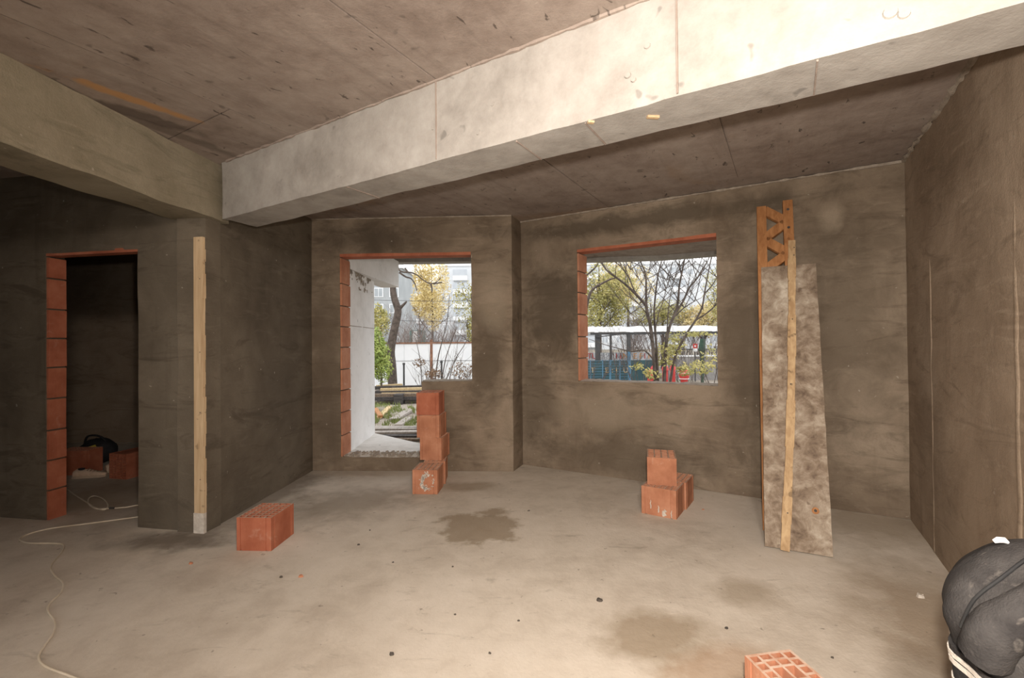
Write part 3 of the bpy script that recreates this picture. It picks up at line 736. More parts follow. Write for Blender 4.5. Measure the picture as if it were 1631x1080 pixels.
# keep it just in front of the board plane
def front_of(p, gap):
    dist = (p - bl0).dot(az); return p + az * (gap - dist)
b_lo = bl0 + ax * (ax.dot(bb - bl0)); b_lo = V((b_lo.x, b_lo.y, 0)); lo = front_of(b_lo, 0.018)
tt = (bt_ - CAM); k_ = ((bl0 + az * 0.018 - CAM).dot(az)) / tt.dot(az); hi = CAM + tt * k_
m = MB(); n_ = 14
for k in range(n_):
    a, b = lo.lerp(hi, k / n_), lo.lerp(hi, (k + 1) / n_)
    off = lambda q: ax * (0.016 * math.sin(q / n_ * 3.3 + 0.2) )
    a = a + off(k); b = b + off(k + 1); wv = 0.026 + 0.003 * math.sin(k * 1.7)
    m.beam(a, b, wv * 2, 0.03, az)
lowz = min(p.z for p in m.v)
for p in m.v: p.z -= lowz
part(m, 'strip', 'wood_pale', o2)
for q in (0.03, 0.06, 0.30, 0.52, 0.9):
    p = lo.lerp(hi, 1 - q) + az * 0.014 + ax * 0.012; m = MB(); m.tube([p, p + az * 0.003], 0.005, 6); part(m, 'nail_hole', 'wood_dark', o2)
# timber lattice girder behind the board
gtl = PW(1205, 334, B0 - bn * 0.066, B1 - bn * 0.066)
gdir = ax
gb = PZ(1215, 846); gb = V((gb.x, gb.y, 0.0))
gup = (gtl - gb); GL = gup.length; gup.normalize(); gz = gdir.cross(gup).normalized()
if gz.y > 0: gz = -gz
o3 = thing('lattice_girder', 'orange timber lattice girder leaning behind the formwork board', 'girder', tuple(gb))
GW = 0.27; cw = 0.072
for nm, off, ext in (('chord', 0.0, 0.0), ('chord', GW - cw, 0.03)):
    m = MB(); a = gb + gdir * (off + cw / 2); m.beam(a, a + gup * (GL + ext), cw, 0.06, gz); part(m, nm, 'wood_orange', o3)
pitch = 0.145; nn = int((GL - 0.02) / pitch)
for k in range(nn):
    z1 = GL - 0.03 - k * pitch; z0 = z1 - pitch * 0.86
    a, b = (cw * 0.8, GW - cw * 0.8)
    pa = gb + gdir * (a if k % 2 == 0 else b) + gup * z1; pb = gb + gdir * (b if k % 2 == 0 else a) + gup * z0
    m = MB(); m.beam(pa, pb, 0.075, 0.036, gz); part(m, 'diagonal', 'wood_orange', o3)
for k in range(3):
    p = gb + gdir * (GW - cw / 2) + gup * (GL - 0.06 - 0.17 * k) + gz * 0.031; m = MB(); m.tube([p, p + gz * 0.003], 0.011, 10); part(m, 'dowel', 'wood_dark', o3)

o.location.z += 0.012; o3.location.z += 0.009
# ------------------------------------------------------------------ cable on the floor
def smooth_path(pts, n=6):
    out = []
    for i in range(len(pts) - 1):
        p0, p1, p2, p3 = pts[max(i-1, 0)], pts[i], pts[i+1], pts[min(i+2, len(pts)-1)]
        for k in range(n):
            t = k / n; out.append(0.5*((2*p1) + (p2-p0)*t + (2*p0-5*p1+4*p2-p3)*t*t + (3*p1-p0-3*p2+p3)*t**3))
    return out + [pts[-1]]
MAT['cable'] = simple('cream_cable', (0.60, 0.52, 0.40), (0.72, 0.64, 0.52), 8, 0.5, 0.0)
path = [(95, 768), (103, 777), (120, 790), (138, 801), (150, 809), (165, 813), (172, 809), (166, 799), (152, 793), (142, 796), (141, 803), (152, 811), (172, 811), (200, 809), (222, 805.5),
        (250, 806), (262, 812), (250, 819), (222, 824), (140, 835), (80, 843), (45, 852), (31, 860), (45, 866), (85, 866.5), (101, 869), (99, 880), (84, 898), (81, 908), (88, 919), (100, 930),
        (97, 945), (80, 962), (76, 974), (87, 992), (85, 1010), (68, 1035), (62, 1050), (74, 1064), (118, 1081), (190, 1110)]
pts = [PZ(u, v) for u, v in path]
for p in pts: p.z = 0.0055
for k in range(6, 10): pts[k].z = 0.016
m = MB(); m.tube(smooth_path(pts), 0.0052, 7)
tag(m.build('power_cable', 'cable', origin=pts[0] * V((0, 0, 0)).length if False else V((pts[0].x, pts[0].y, 0)), smooth=60), 'thin cream cable snaking out of the doorway over the floor', 'cable')
m = MB(); p = PZ(178, 811); p.z = 0.008; m.tube([p + V((-.02, 0, 0)), p + V((.02, .004, 0))], 0.008, 8); 
cab = [o for o in COL.objects if o.name == 'power_cable'][0]; part(m, 'tape_joint', simple('dark_tape', (0.05, 0.045, 0.045)), cab)

# ------------------------------------------------------------------ bag and shoes beyond the doorway
MAT['bagfab'] = simple('black_bag_fabric', (0.010, 0.010, 0.012), (0.022, 0.022, 0.026), 14, 0.8, 0.6, 25)
MAT['yellow'] = simple('yellow_label', (0.55, 0.42, 0.06), (0.65, 0.5, 0.1), 8, 0.6, 0.0)
bg = PZ(140, 742); 
o = thing('duffel_bag', 'slumped black duffel bag with a yellow label, beyond the doorway', 'bag', (bg.x, bg.y + 0.1, 0))
m = MB(); nu, nv = 28, 14; c0 = V((bg.x, bg.y + 0.1, 0))
for j in range(nv + 1):
    for i in range(nu):
        a = 2 * math.pi * i / nu; ph = math.pi * j / nv
        x = math.sin(ph) * math.cos(a); y = math.sin(ph) * math.sin(a); z = math.cos(ph)
        hx = 0.20 + (0.28 if x < 0 else 0.02) ; top = 0.31 if x > -0.1 else 0.31 * (1 - 0.75 * min(1, -x - 0.1 + 0.1))
        q = V((x * hx + 0.02, y * 0.16, 0.001 + (z * 0.5 + 0.5) * max(0.10, top)))
        q += noise.noise_vector(q * 9 + V((3, 1, 7))) * 0.022
        q.z = max(q.z, 0.001); m.v.append(c0 + q)
for j in range(nv):
    for i in range(nu):
        a = j*nu + i; b = j*nu + (i+1) % nu; m.f.append((a, a+nu, b+nu, b))
part(m, 'body', 'bagfab', o, weld=True, smooth=70)
lp = PY(147, 713, bg.y - 0.10); m = MB(); m.obox(lp, V((1, 0.1, 0.3)).normalized(), V((0, 1, 0.2)).normalized(), V((-.3, -.2, 1)).normalized(), (0.042, 0.002, 0.022)); part(m, 'label_patch', 'yellow', o)
m = MB(); m.tube(smooth_path([c0 + V((-.12, -.02, .2)), c0 + V((-.02, -.08, .34)), c0 + V((0.12, -.06, .33)), c0 + V((.17, 0, .2))]), 0.012, 6); part(m, 'strap', 'bagfab', o, smooth=60)
MAT['shoe'] = simple('worn_cream_shoe', (0.50, 0.36, 0.26), (0.68, 0.53, 0.41), 14, 0.7, 0.4, 50)
MAT['sole'] = simple('shoe_sole', (0.42, 0.32, 0.24), (0.5, 0.4, 0.3), 10, 0.8, 0.2)
MAT['lace'] = simple('brown_lace', (0.22, 0.14, 0.09), (0.28, 0.18, 0.12), 10, 0.8, 0.0)
def shoe(loc, rz, label):
    o = thing('work_shoe', label, 'shoe', loc, 'shoes beyond the doorway', rz); ORG[o.name] = (0, 0, 0)
    L = 0.30; prof = [(0, .035, .075, .0), (.03, .044, .095, 0), (.08, .045, .085, .0), (.13, .044, .085, 0), (.17, .047, .072, 0), (.22, .050, .056, 0), (.265, .044, .048, 0), (.295, .02, .035, 0)]
    m = MB(); n = 14
    for (x, hw, top, zz) in prof:
        for k in range(n):
            a = math.pi * k / (n - 1); m.v.append(V((x - 0.02, math.cos(a) * hw * (0.86 + 0.14 * math.sin(a)), 0.018 + max(0.0, math.sin(a)) ** 0.7 * (top - 0.018))))
    for i in range(len(prof) - 1):
        for k in range(n - 1):
            a = i*n + k; m.f.append((a, a+1, a+n+1, a+n))
    m.f.append(tuple(range(n))); m.f.append(tuple(reversed(range((len(prof)-1)*n, len(prof)*n))))
    up = m.build('upper', 'shoe', parent=o, origin=(0, 0, 0), smooth=60)
    m = MB(); out = [(p[0] - 0.02, p[1] + 0.004) for p in prof]; m.prism([(x, y) for x, y in out] + [(x, -y) for x, y in reversed(out)], 0.0, 0.022); m.build('sole', 'sole', parent=o, origin=(0, 0, 0))
    m = MB(); m.prism([(0.0 + .03*math.cos(t)+0.045, .024*math.sin(t)) for t in [k*math.pi/6 for k in range(12)]], 0.080, 0.0985); m.build('collar_opening', 'bagfab', parent=o, origin=(0, 0, 0))
    for k in range(4):
        x = 0.11 + k * 0.026; m = MB(); zt = 0.093 - k * 0.010
        m.tube([V((x, -.03, zt - .018)), V((x + .006, 0, zt)), V((x, .03, zt - .018))], 0.004, 5); m.build('lace', 'lace', parent=o, origin=(0, 0, 0))
    return o
p = PZ(119, 762); shoe((p.x, p.y + 0.02, 0), math.radians(14), 'worn cream shoe with brown laces, before the black bag')
p = PZ(166, 753); shoe((p.x + .02, p.y + 0.02, 0), math.radians(62), 'worn cream shoe half hidden behind the red lying block')
o = thing('cable_coil', 'loose coil of pale hose on the floor behind the red lying block', 'hose', tuple(PZ(212, 733)))
c = PZ(212, 733); m = MB()
m.tube([c + V((0.18*math.cos(a) * (1 + .04*math.sin(a*.3)), 0.13*math.sin(a), 0.012 + 0.02 * a / 6.3 * 0.9)) for a in [k*0.3 for k in range(64)]], 0.011, 6)
part(m, 'loop', 'clay_red', o, smooth=60)

# ------------------------------------------------------------------ grey jacket thrown over a stool at the right edge
def jacket_mat():
    m, t, b = new_mat('dusty_grey_fleece'); co = coords(t)
    col = ramp(t, nz(t, co, 9, 5), [(0.35, (0.030, 0.028, 0.028)), (0.65, (0.066, 0.062, 0.060))])
    s = nz(t, co, 22, 3, 0.6, 0.4); col = mixc(t, ramp(t, s, [(0.60, 0.0), (0.72, 0.5)]), col, (0.16, 0.145, 0.13))
    t.links.new(col, b.inputs['Base Color']); b.inputs['Roughness'].default_value = 0.95
    b.inputs['Specular IOR Level'].default_value = 0.1
    bump(t, b, nz(t, co, 160, 3), 0.5, 0.006); return m
MAT['jacket'] = jacket_mat()
MAT['stripe'] = simple('cream_knit', (0.60, 0.55, 0.48), (0.72, 0.67, 0.60), 30, 0.95, 0.4, 150)
MAT['seam'] = simple('black_piping', (0.010, 0.010, 0.011), (0.02, 0.02, 0.02), 10, 0.8, 0.0)
MAT['white'] = simple('white_plastic', (0.80, 0.80, 0.80), (0.86, 0.86, 0.86), 5, 0.5, 0.0)
JC = V((1.405, 1.19, 0)); 
o = thing('jacket', 'dusty grey fleece jacket with cream striped ribbing, thrown over a stool', 'jacket', tuple(JC))
def jp(a, t, off=0.0):
    """a: angle round the dome, t: 0 top .. 1 hem"""
    ph = t * math.pi * 0.53
    r = 0.232 * math.sin(min(ph, math.pi / 2)) ** 0.95 * (1 - 0.10 * max(0, t - 0.85) / 0.15)
    z = 0.60 + 0.265 * math.cos(ph) if ph < math.pi / 2 else 0.60 - (t - 0.9434) * 0.9
    fold = 0.007 * math.sin(a * 7 + 1.3) * t ** 2 + 0.004 * math.sin(a * 13 + 4 * t) * t
    q = V((math.cos(a) * (r + fold * (t > .02)), math.sin(a) * (r + fold * (t > .02)), z))
    q += noise.noise_vector(q * 6 + V((4, 2, 9))) * 0.016 * min(1, t * 3)
    nrm = V((math.cos(a) * math.sin(ph), math.sin(a) * math.sin(ph), max(0.0, math.cos(ph)))).normalized()
    return JC + q + nrm * off
m = MB(); nu, nv = 72, 30
for j in range(nv + 1):
    for i in range(nu): m.v.append(jp(2*math.pi*i/nu, j/nv))
for j in range(nv):
    for i in range(nu):
        a = j*nu + i; b = j*nu + (i+1) % nu; m.f.append((a, a+nu, b+nu, b))
part(m, 'body', 'jacket', o, weld=True, smooth=80)
def band(z0, z1, name, mat, out):
    m = MB(); n = 72
    for j in (0, 1, 2, 3):
        for i in range(n):
            a = 2*math.pi*i/n; e = jp(a, 1.0); d = V((math.cos(a), math.sin(a), 0)); rr = (V((e.x, e.y, 0)) - JC).length
            f = 1 - 0.06 * ((0.43 - (z0 if j in (0, 3) else z1)) / 0.12)
            oo = out if j in (0, 1) else out - 0.016
            q = JC + d * (rr * f + oo) + V((0, 0, (z0 if j in (0, 3) else z1) + e.z - 0.425)); m.v.append(q)
    for j in range(4):
        for i in range(n):
            a = j*n + i; b = j*n + (i+1) % n; c_ = ((j+1) % 4)*n; m.f.append((a, b, c_ + (i+1) % n, c_ + i))
    return part(m, name, mat, o, weld=True, smooth=60)
rib = band(0.335, 0.440, 'ribbing', 'jacket', 0.012)
band(0.412, 0.424, 'stripe', 'stripe', 0.016); band(0.392, 0.405, 'stripe', 'stripe', 0.016); band(0.337, 0.347, 'stripe', 'stripe', 0.016)
# sleeve laid across the front and the dark piping beside it
m = MB(); pa = [jp(math.radians(a), t, off) for a, t, off in ((-118, .24, .0), (-135, .36, .01), (-148, .50, .018), (-158, .64, .022), (-166, .78, .022), (-173, .90, .012))]
m.tube(smooth_path(pa, 5), [0.034 + 0.020 * math.sin(min(1, k / 20) * 1.57) for k in range(26)], 14)
for p_ in m.v: p_ += noise.noise_vector(p_ * 14) * 0.009
part(m, 'sleeve', 'jacket', o, smooth=80)
m = MB(); pa = [jp(math.radians(a), t, 0.006) for a, t in ((-160, .16), (-171, .28), (-178, .46), (-184, .65), (-189, .84))]
m.tube(smooth_path(pa, 5), 0.0042, 6); part(m, 'piping', 'seam', o, smooth=60)
c = jp(math.radians(-214), 0.27, 0.008); m = MB(); m.tube([c + V((-.014, .006, 0)), c + V((-.006, .002, .006)), c + V((.008, 0, .006)), c + V((.016, -.003, 0))], [.005, .008, .008, .004], 10); part(m, 'toggle', 'white', o, smooth=60)['label'] = 'white plastic toggle'
o = thing('stool', 'plain wooden stool under the grey jacket', 'stool', tuple(JC))
m = MB(); m.tube([JC + V((0, 0, .70)), JC + V((0, 0, .735))], 0.15, 24); part(m, 'seat', 'wood_brown', o)
for k in range(4):
    a = math.pi/4 + k*math.pi/2; m = MB(); m.beam(JC + V((math.cos(a)*.15, math.sin(a)*.15, 0)), JC + V((math.cos(a)*.10, math.sin(a)*.10, .70)), .035, .035); part(m, 'leg', 'wood_brown', o)

# ------------------------------------------------------------------ crumbs of mortar and brick on the floor
MAT['stone'] = simple('dark_pebble', (0.05, 0.042, 0.036), (0.10, 0.085, 0.07), 20, 0.9, 0.4)
chips = [(955, 957, .018, 'stone', 'dark pebble lying in mid floor'), (624, 1043, .014, 'stone', 'dark mortar crumb on the floor'), (479, 919, .016, 'clay', 'orange brick chip on the floor'),
         (304, 898, .016, 'clay', 'orange brick chip on the floor'), (448, 920, .012, 'stone', 'dark mortar crumb on the floor'), (842, 814, .012, 'stone', 'dark mortar crumb on the floor'),
         (571, 868, .011, 'stone', 'dark mortar crumb on the floor'), (780, 1041, .009, 'stone', 'dark mortar crumb on the floor'), (725, 979, .008, 'stone', 'dark mortar crumb on the floor'),
         (826, 989, .008, 'stone', 'dark mortar crumb on the floor'), (1157, 1001, .010, 'stone', 'dark mortar crumb on the floor'), (1466, 951, .024, 'mortar_pale', 'pale flat mortar chip near the right wall'),
         (721, 903, .008, 'stone', 'dark mortar crumb on the floor'), (626, 896, .008, 'stone', 'dark mortar crumb on the floor'), (1326, 1048, .008, 'stone', 'dark mortar crumb on the floor'),
         (1120, 812, .010, 'clay', 'orange brick chip on the floor'), (589, 845, .008, 'stone', 'dark mortar crumb on the floor')]
for k, (u, v, r, mt, lb) in enumerate(chips):
    p = PZ(u, v); m = MB(); rg = random.Random(k); n = 7
    ring = [(r * rg.uniform(.7, 1.1) * math.cos(6.283*i/n), r * rg.uniform(.5, .9) * math.sin(6.283*i/n)) for i in range(n)]
    i0 = 0
    for (x, y) in ring: m.v.append(p + V((x, y, 0)))
    for (x, y) in ring: m.v.append(p + V((x*.75, y*.75, r*rg.uniform(.4, .8))))
    for i in range(n): m.f.append((i, (i+1) % n, n + (i+1) % n, n + i))
    m.f.append(tuple(range(n, 2*n))); m.f.append(tuple(reversed(range(n))))
    tag(m.build('floor_crumb', mt, origin=p), lb, 'rubble', 'crumbs on the floor')

exec_ext = True
# ================================================================== OUTSIDE
GZ = -0.30
def ground_mat():
    m, t, b = new_mat('bare_earth'); co = coords(t)
    col = ramp(t, nz(t, co, 0.9, 6, 0.7), [(0.35, (0.13, 0.10, 0.075)), (0.5, (0.24, 0.20, 0.16)), (0.65, (0.34, 0.30, 0.25))])
    col = mixc(t, ramp(t, nz(t, co, 0.55, 5, 0.65, 0.5), [(0.52, 0.0), (0.62, 0.6)]), col, (0.13, 0.15, 0.06))
    t.links.new(col, b.inputs['Base Color']); b.inputs['Roughness'].default_value = 1.0
    bump(t, b, nz(t, co, 8, 6), 0.6, 0.05); return m
MAT['ground'] = ground_mat()
m = MB(); m.grid_quad(V((-140, -60, GZ)), V((160, -60, GZ)), V((160, 240, GZ)), V((-140, 240, GZ)), 30, 30)
struct(m.build('ground', 'ground'), 'bare earth yard with patches of grass')
# loggia: threshold slab, white side wall, edge beam, slab overhead
wl0 = PZ(559, 719, 0.13); wl1 = PZ(597.5, 690, 0.13)
e2 = PZ(668, 706, 0.13); ed = (e2 - wl1).normalized(); e3 = wl1 + ed * 1.35
so = A0 + an * (tA + 0.002); so1 = A1 + an * (tA + 0.002)
m = MB(); m.prism([tuple((so + adir * 0.05)[:2]), tuple((wl1 + V((-.25, .12, 0)))[:2]), tuple(wl1[:2]), tuple(e3[:2]), tuple((so + adir * 1.75)[:2])], GZ, 0.13)
struct(m.build('trim_loggia_slab', 'slab_out'), 'pale concrete slab outside the doorway')
wdir = (wl1 - wl0).normalized(); wn = V((-wdir.y, wdir.x, 0))
wl0b = wl0 - wdir * ((wl0 - so).dot(an) / wdir.dot(an))
q = wall_mesh(wl0b, wl1, 0.22, 0.131, 2.29)
LW = q.build('wall_loggia', 'white_render', weld=True, rough=0.006, smooth=40)
struct(LW, 'white rendered side wall of the loggia')
m = MB(); pz = 1.62
m.obox(wl0b.lerp(wl1, .5) - wn * 0.001 + V((0, 0, pz - 0.13)), wdir, wn, V((0, 0, 1)), ((wl1 - wl0b).length / 2, 0.002, 0.004)); m.build('joint_line', 'mortar', parent=LW)
m = MB(); rg = random.Random(5); Lw = (wl1 - wl0b).length    # flaked render below the beam
for i in range(420):
    x = rg.uniform(.03, Lw - .03); z = 2.27 - abs(rg.gauss(0, .11)) - .02
    if noise.noise(V((x * 7, z * 9, 1.5))) < -0.08 or z < 1.9: continue
    a_, r_ = rg.uniform(0, 3.14), rg.uniform(.008, .03); c = wl0b + wdir * x - wn * 0.008 + V((0, 0, z))
    X1 = wdir * math.cos(a_) + V((0, 0, 1)) * math.sin(a_); m.obox(c, X1, wn, X1.cross(wn), (r_, 0.002, r_ * rg.uniform(.3, .8)))
m.build('bare_band', 'mortar', parent=LW)['kind'] = 'stuff'
bend = PZ(635, 458, 2.29); bdir2 = (bend - V((wl0b.x, wl0b.y, 2.29))).normalized()
Lbm = (bend - V((wl0b.x, wl0b.y, 2.29))).length
bper = V((-bdir2.y, bdir2.x, 0)).normalized()
m = rough_box(V((wl0b.x, wl0b.y, 2.292)) , bdir2, bper, V((0, 0, 1)), Lbm, 0.28, 0.41, 0.3)
struct(m.build('trim_loggia_beam', 'white_render', weld=True, smooth=40), 'white beam end over the loggia wall')
ob = [PZ(560, 421.5, 2.705), PZ(640, 421.5, 2.705), PZ(750, 420, 2.705), PZ(935, 419, 2.705), PZ(1050, 416, 2.705), PZ(1143, 409, 2.705)]
ob.append(ob[-1] + (ob[-1] - ob[-2]) * 2.0)
inn = [so, so1 - adir * 0.0, B0 + bn * (tA + 0.01), B1 + bn * (tA + 0.01) + bdir * 1.0]
poly = [tuple(p[:2]) for p in ob] + [tuple(p[:2]) for p in reversed(inn)]
m = MB(); m.prism([tuple(p[:2]) for p in ob] + [tuple((p - V((p.x, p.y, 0)).normalized() * .22)[:2]) for p in reversed(ob)], 2.705, 2.76); struct(m.build('trim_loggia_edge', 'beam'), 'thickened edge of the slab overhead outside')
m = MB(); m.prism(poly, 2.76, 2.92); struct(m.build('trim_loggia_ceiling', 'ceil'), 'concrete slab overhead outside the windows')

# ---- plank piles and loose boards in the yard
rg = random.Random(21)
def plank(a, b, w_, t_, mat, label, group, roll=0.0):
    m = MB(); m.beam(V((0, 0, 0)), V((0, (b - a).length, 0)), w_, t_)
    d = (b - a).normalized(); o = m.build('plank', mat)
    q = d.to_track_quat('Y', 'Z'); o.rotation_mode = 'QUATERNION'; o.rotation_quaternion = q; o.location = a
    ORG[o.name] = tuple(a); return tag(o, label, 'plank', group)
for k in range(9):        # long planks just beyond the slab
    u0 = rg.uniform(560, 600); u1 = rg.uniform(690, 760); v = 702 - k * 1.9
    a = PZ(u0, v + rg.uniform(-2, 2), GZ); b = PZ(u1, v + rg.uniform(-3, 4), GZ); z = GZ + 0.03 + 0.035 * (k % 3)
    a.z = z; b.z = z
    plank(a, b, rg.uniform(.10, .18), 0.035, ['wood_brown', 'wood_dark', 'wood_grey'][k % 3], ['long brown plank on the ground just beyond the loggia slab', 'long blackened plank on the ground just beyond the loggia slab', 'long grey plank on the ground just beyond the loggia slab'][k % 3], 'planks beyond the slab')
for (ua, va, ub, vb, w_, mt, lb) in ((627, 671, 650, 657, .20, 'wood_grey', 'short grey plank lying alone on the grass'), (634, 681, 651, 668, .16, 'wood_grey', 'short plank end beside the grey plank on the grass'),
                                     (603, 668, 621, 650, .12, 'wood_light', 'split yellow board slanting on the earth by the white wall'), (598, 655, 606, 668, .10, 'wood_orange', 'short orange board crossing the split one')):
    a, b = PZ(ua, va, GZ), PZ(ub, vb, GZ); a.z = b.z = GZ + 0.035 + (0.03 if 'crossing' in lb else 0); plank(a, b, w_, 0.05, mt, lb, 'loose boards in the yard')
py = 13.0
for k, (u0, u1, v, mt, w_) in enumerate(((588, 760, 634, 'wood_dark', .25), (592, 770, 629, 'wood_brown', .25), (600, 760, 640, 'wood_grey', .22), (608, 750, 627, 'wood_light', .22), (598, 770, 624, 'wood_dark', .30), (606, 740, 620, 'wood_light', .25), (590, 700, 617, 'wood_dark', .2), (600, 640, 615, 'wood_light', .12), (604, 700, 617, 'wood_brown', .22))):
    yy = py + 0.10 * k; a, b = PY(u0, v + 1.0, yy), PY(u1, v - 1.5, yy + 0.5)
    plank(a, b, w_, 0.09, mt, {'wood_dark': 'blackened beam in the timber heap before the fence', 'wood_brown': 'brown beam in the timber heap before the fence', 'wood_grey': 'grey beam in the timber heap before the fence', 'wood_light': 'fresh yellow beam in the timber heap before the fence'}[mt], 'timber heap')
# heap bearers that carry the timber
for x_ in (-3.2, -1.5):
    m = MB(); m.box((x_ - .12, 12.9, GZ), (x_ + .12, 14.2, GZ + 0.28)); tag(m.build('timber_bearer', 'wood_dark', origin=(x_, 13.5, GZ)), 'dark bearer block under the timber heap', 'timber', 'heap bearers')

# ---- grass tufts: uncountable
MAT['grass'] = simple('green_grass', (0.13, 0.17, 0.045), (0.27, 0.30, 0.11), 3, 0.9, 0.0, rnd=False)
m = MB(); rg = random.Random(9)
for k in range(1700):
    u, v = rg.uniform(596, 680), rg.choice([rg.gauss(652, 7), rg.gauss(672, 9)])
    if not 640 < v < 690: continue
    if noise.noise(V((u * .08, v * .12, 0))) < -0.05: continue
    p = PZ(u, v, GZ); h = rg.uniform(.03, .13); d = V((rg.uniform(-1, 1), rg.uniform(-1, 1), 0)) * .03
    m.quad(p + V((-.012, 0, 0)), p + V((.012, 0, 0)), p + d + V((0, 0, h)))
tag(m.build('yard_grass', 'grass'), 'green grass growing between the boards in the yard', 'grass', kind='stuff')

# ---- trees
MAT['bark'] = simple('dark_bark', (0.055, 0.042, 0.034), (0.13, 0.10, 0.082), 9, 0.95, 0.6, 30)
MAT['twig'] = simple('grey_brown_twigs', (0.15, 0.115, 0.10), (0.27, 0.22, 0.20), 4, 0.95, 0.0)
def leafmat(name, a, b, c):
    m, t, bs = new_mat(name); 
    col = ramp(t, nz(t, coords(t), 2.2, 3, 0.8), [(0.33, a), (0.5, b), (0.66, c)])
    t.links.new(col, bs.inputs['Base Color']); bs.inputs['Roughness'].default_value = 0.8
    try: bs.inputs['Transmission Weight'].default_value = 0.0
    except Exception: pass
    return m
MAT['leaf_yellow'] = leafmat('yellow_leaves', (0.52, 0.40, 0.15), (0.70, 0.57, 0.27), (0.80, 0.68, 0.38))
MAT['leaf_olive'] = leafmat('olive_leaves', (0.22, 0.21, 0.06), (0.36, 0.33, 0.11), (0.55, 0.46, 0.17))
MAT['leaf_green'] = leafmat('green_leaves', (0.13, 0.20, 0.04), (0.27, 0.34, 0.08), (0.46, 0.50, 0.15))
MAT['leaf_brown'] = leafmat('brown_leaves', (0.10, 0.06, 0.04), (0.19, 0.12, 0.07), (0.28, 0.19, 0.11))
def leaves(m, c, r, n, size, rg, fn=None):
    for k in range(n):
        while True:
            q = V((rg.uniform(-1, 1), rg.uniform(-1, 1), rg.uniform(-1, 1)))
            if q.length < 1 and (q.length > 0.35 or rg.random() < .4): break
        p = c + V((q.x * r[0], q.y * r[1], q.z * r[2]))
        if noise.noise(p * (1.6 / max(r))) + 0.25 < rg.uniform(-.2, .3): continue
        a = V((rg.uniform(-1, 1), rg.uniform(-1, 1), rg.uniform(-1, 1))).normalized(); b = a.orthogonal().normalized(); s = size * rg.uniform(.6, 1.3)
        m.quad(p - a * s, p + b * s * .5, p + a * s, p - b * s * .5)
def grow(m, p, d, L, r, lev, rg, spread=0.55, up=0.12, n=5):
    pts = [p]; dd = d.normalized(); segs = 4
    for k in range(segs):
        dd = (dd + V((rg.uniform(-1, 1), rg.uniform(-1, 1), rg.uniform(-1, 1))) * 0.13 + V((0, 0, up * 0.3))).normalized(); pts.append(pts[-1] + dd * (L / segs))
    m.tube(pts, [r * (1 - 0.55 * k / segs) for k in range(segs + 1)], 5 if lev > 1 else 4, cap=False)
    if lev <= 0: return
    for k in range(n):
        t = rg.uniform(.25, 1.0); i = min(segs - 1, int(t * segs)); q = pts[i].lerp(pts[i+1], t * segs - i)
        nd = (dd + V((rg.uniform(-1, 1), rg.uniform(-1, 1), rg.uniform(-.5, 1))) * spread * 1.5).normalized()
        grow(m, q, nd, L * rg.uniform(.45, .7), r * 0.42, lev - 1, rg, spread, up, n)
def leafy_tree(name, label, base, height, crown_c, crown_r, nleaf, size, mat, seed, trunk_r=0.12, group='trees beyond the yard', blobs=5):
    rg = random.Random(seed); o = thing(name, label, 'tree', tuple(base), group)
    m = MB(); m.tube([base, base + V((.05, 0, height * .5)), base + V((0, 0, height * .95))], [trunk_r, trunk_r * .7, trunk_r * .15], 7)
    for k in range(7): grow(m, base + V((0, 0, height * rg.uniform(.3, .85))), V((rg.uniform(-1, 1), rg.uniform(-1, 1), rg.uniform(.4, 1))), height * .22, trunk_r * .3, 1, rg)
    part(m, 'trunk', 'bark', o)
    m = MB()
    for k in range(blobs):
        c = crown_c + V((rg.uniform(-.55, .55) * crown_r[0], rg.uniform(-.5, .5) * crown_r[1], rg.uniform(-.5, .5) * crown_r[2]))
        leaves(m, c, tuple(x * rg.uniform(.5, .75) for x in crown_r), int(nleaf * 1.6) // blobs, size, rg)
    fo = part(m, 'foliage', mat, o); fo['kind'] = 'stuff'
    return o
def bare_bush(label, base, h, n, seed, spread=0.6, lev=2, r=0.02, mat='twig', group='bare shrubs', name='bare_shrub'):
    rg = random.Random(seed); o = thing(name, label, 'shrub', tuple(base), group); m = MB()
    for k in range(n):
        grow(m, base + V((rg.uniform(-.2, .2), rg.uniform(-.2, .2), 0)), V((rg.uniform(-1, 1) * spread, rg.uniform(-1, 1) * spread, 1)), h * rg.uniform(.55, .8), r, lev, rg, 0.6, .1, 5)
    s = part(m, 'stems', mat, o); s['kind'] = 'stuff'; return o
def gp(u, y, z=GZ): p = PY(u, 546, y); return V((p.x, p.y, z))

# big trunk beside the loggia wall, with its forked limb and the twig hanging by the beam
o = thing('leaning_tree', 'dark leaning tree trunk with a forked limb before the white fence', 'tree', tuple(gp(626, 15.5)))
yt = 15.5; m = MB()
tr = [(626, 612), (624, 585), (622, 560), (626, 535), (631, 512), (634, 495), (629, 478), (626, 462), (627, 440), (630, 405), (634, 370)]
pts = [PY(u, v, yt) for u, v in tr]; pts[0].z = GZ
m.tube(smooth_path(pts, 3), [0.16 - 0.08 * k / 30 for k in range(31)], 10); part(m, 'trunk', 'bark', o, smooth=60)
m = MB(); pts = [PY(u, v, yt) for u, v in ((634, 497), (638, 490), (644, 484), (648, 480))]; m.tube(smooth_path(pts, 3), [0.075 - .05 * k / 9 for k in range(10)], 7); part(m, 'limb', 'bark', o, smooth=60)
m = MB()
for br in ([(630, 405), (633, 425), (640, 433), (654, 434), (664, 438), (674, 446), (686, 452), (697, 448), (702, 442)], [(686, 452), (688, 460), (688, 466)], [(636, 434), (646, 441), (655, 444), (661, 453), (664, 463)], [(650, 434), (645, 427)], [(690, 452), (704, 450)]):
    pts = [PY(u, v, yt - .3) for u, v in br]; m.tube(smooth_path(pts, 3), [0.035 - .025 * k / (3 * len(br)) for k in range(3 * (len(br) - 1) + 1)], 5)
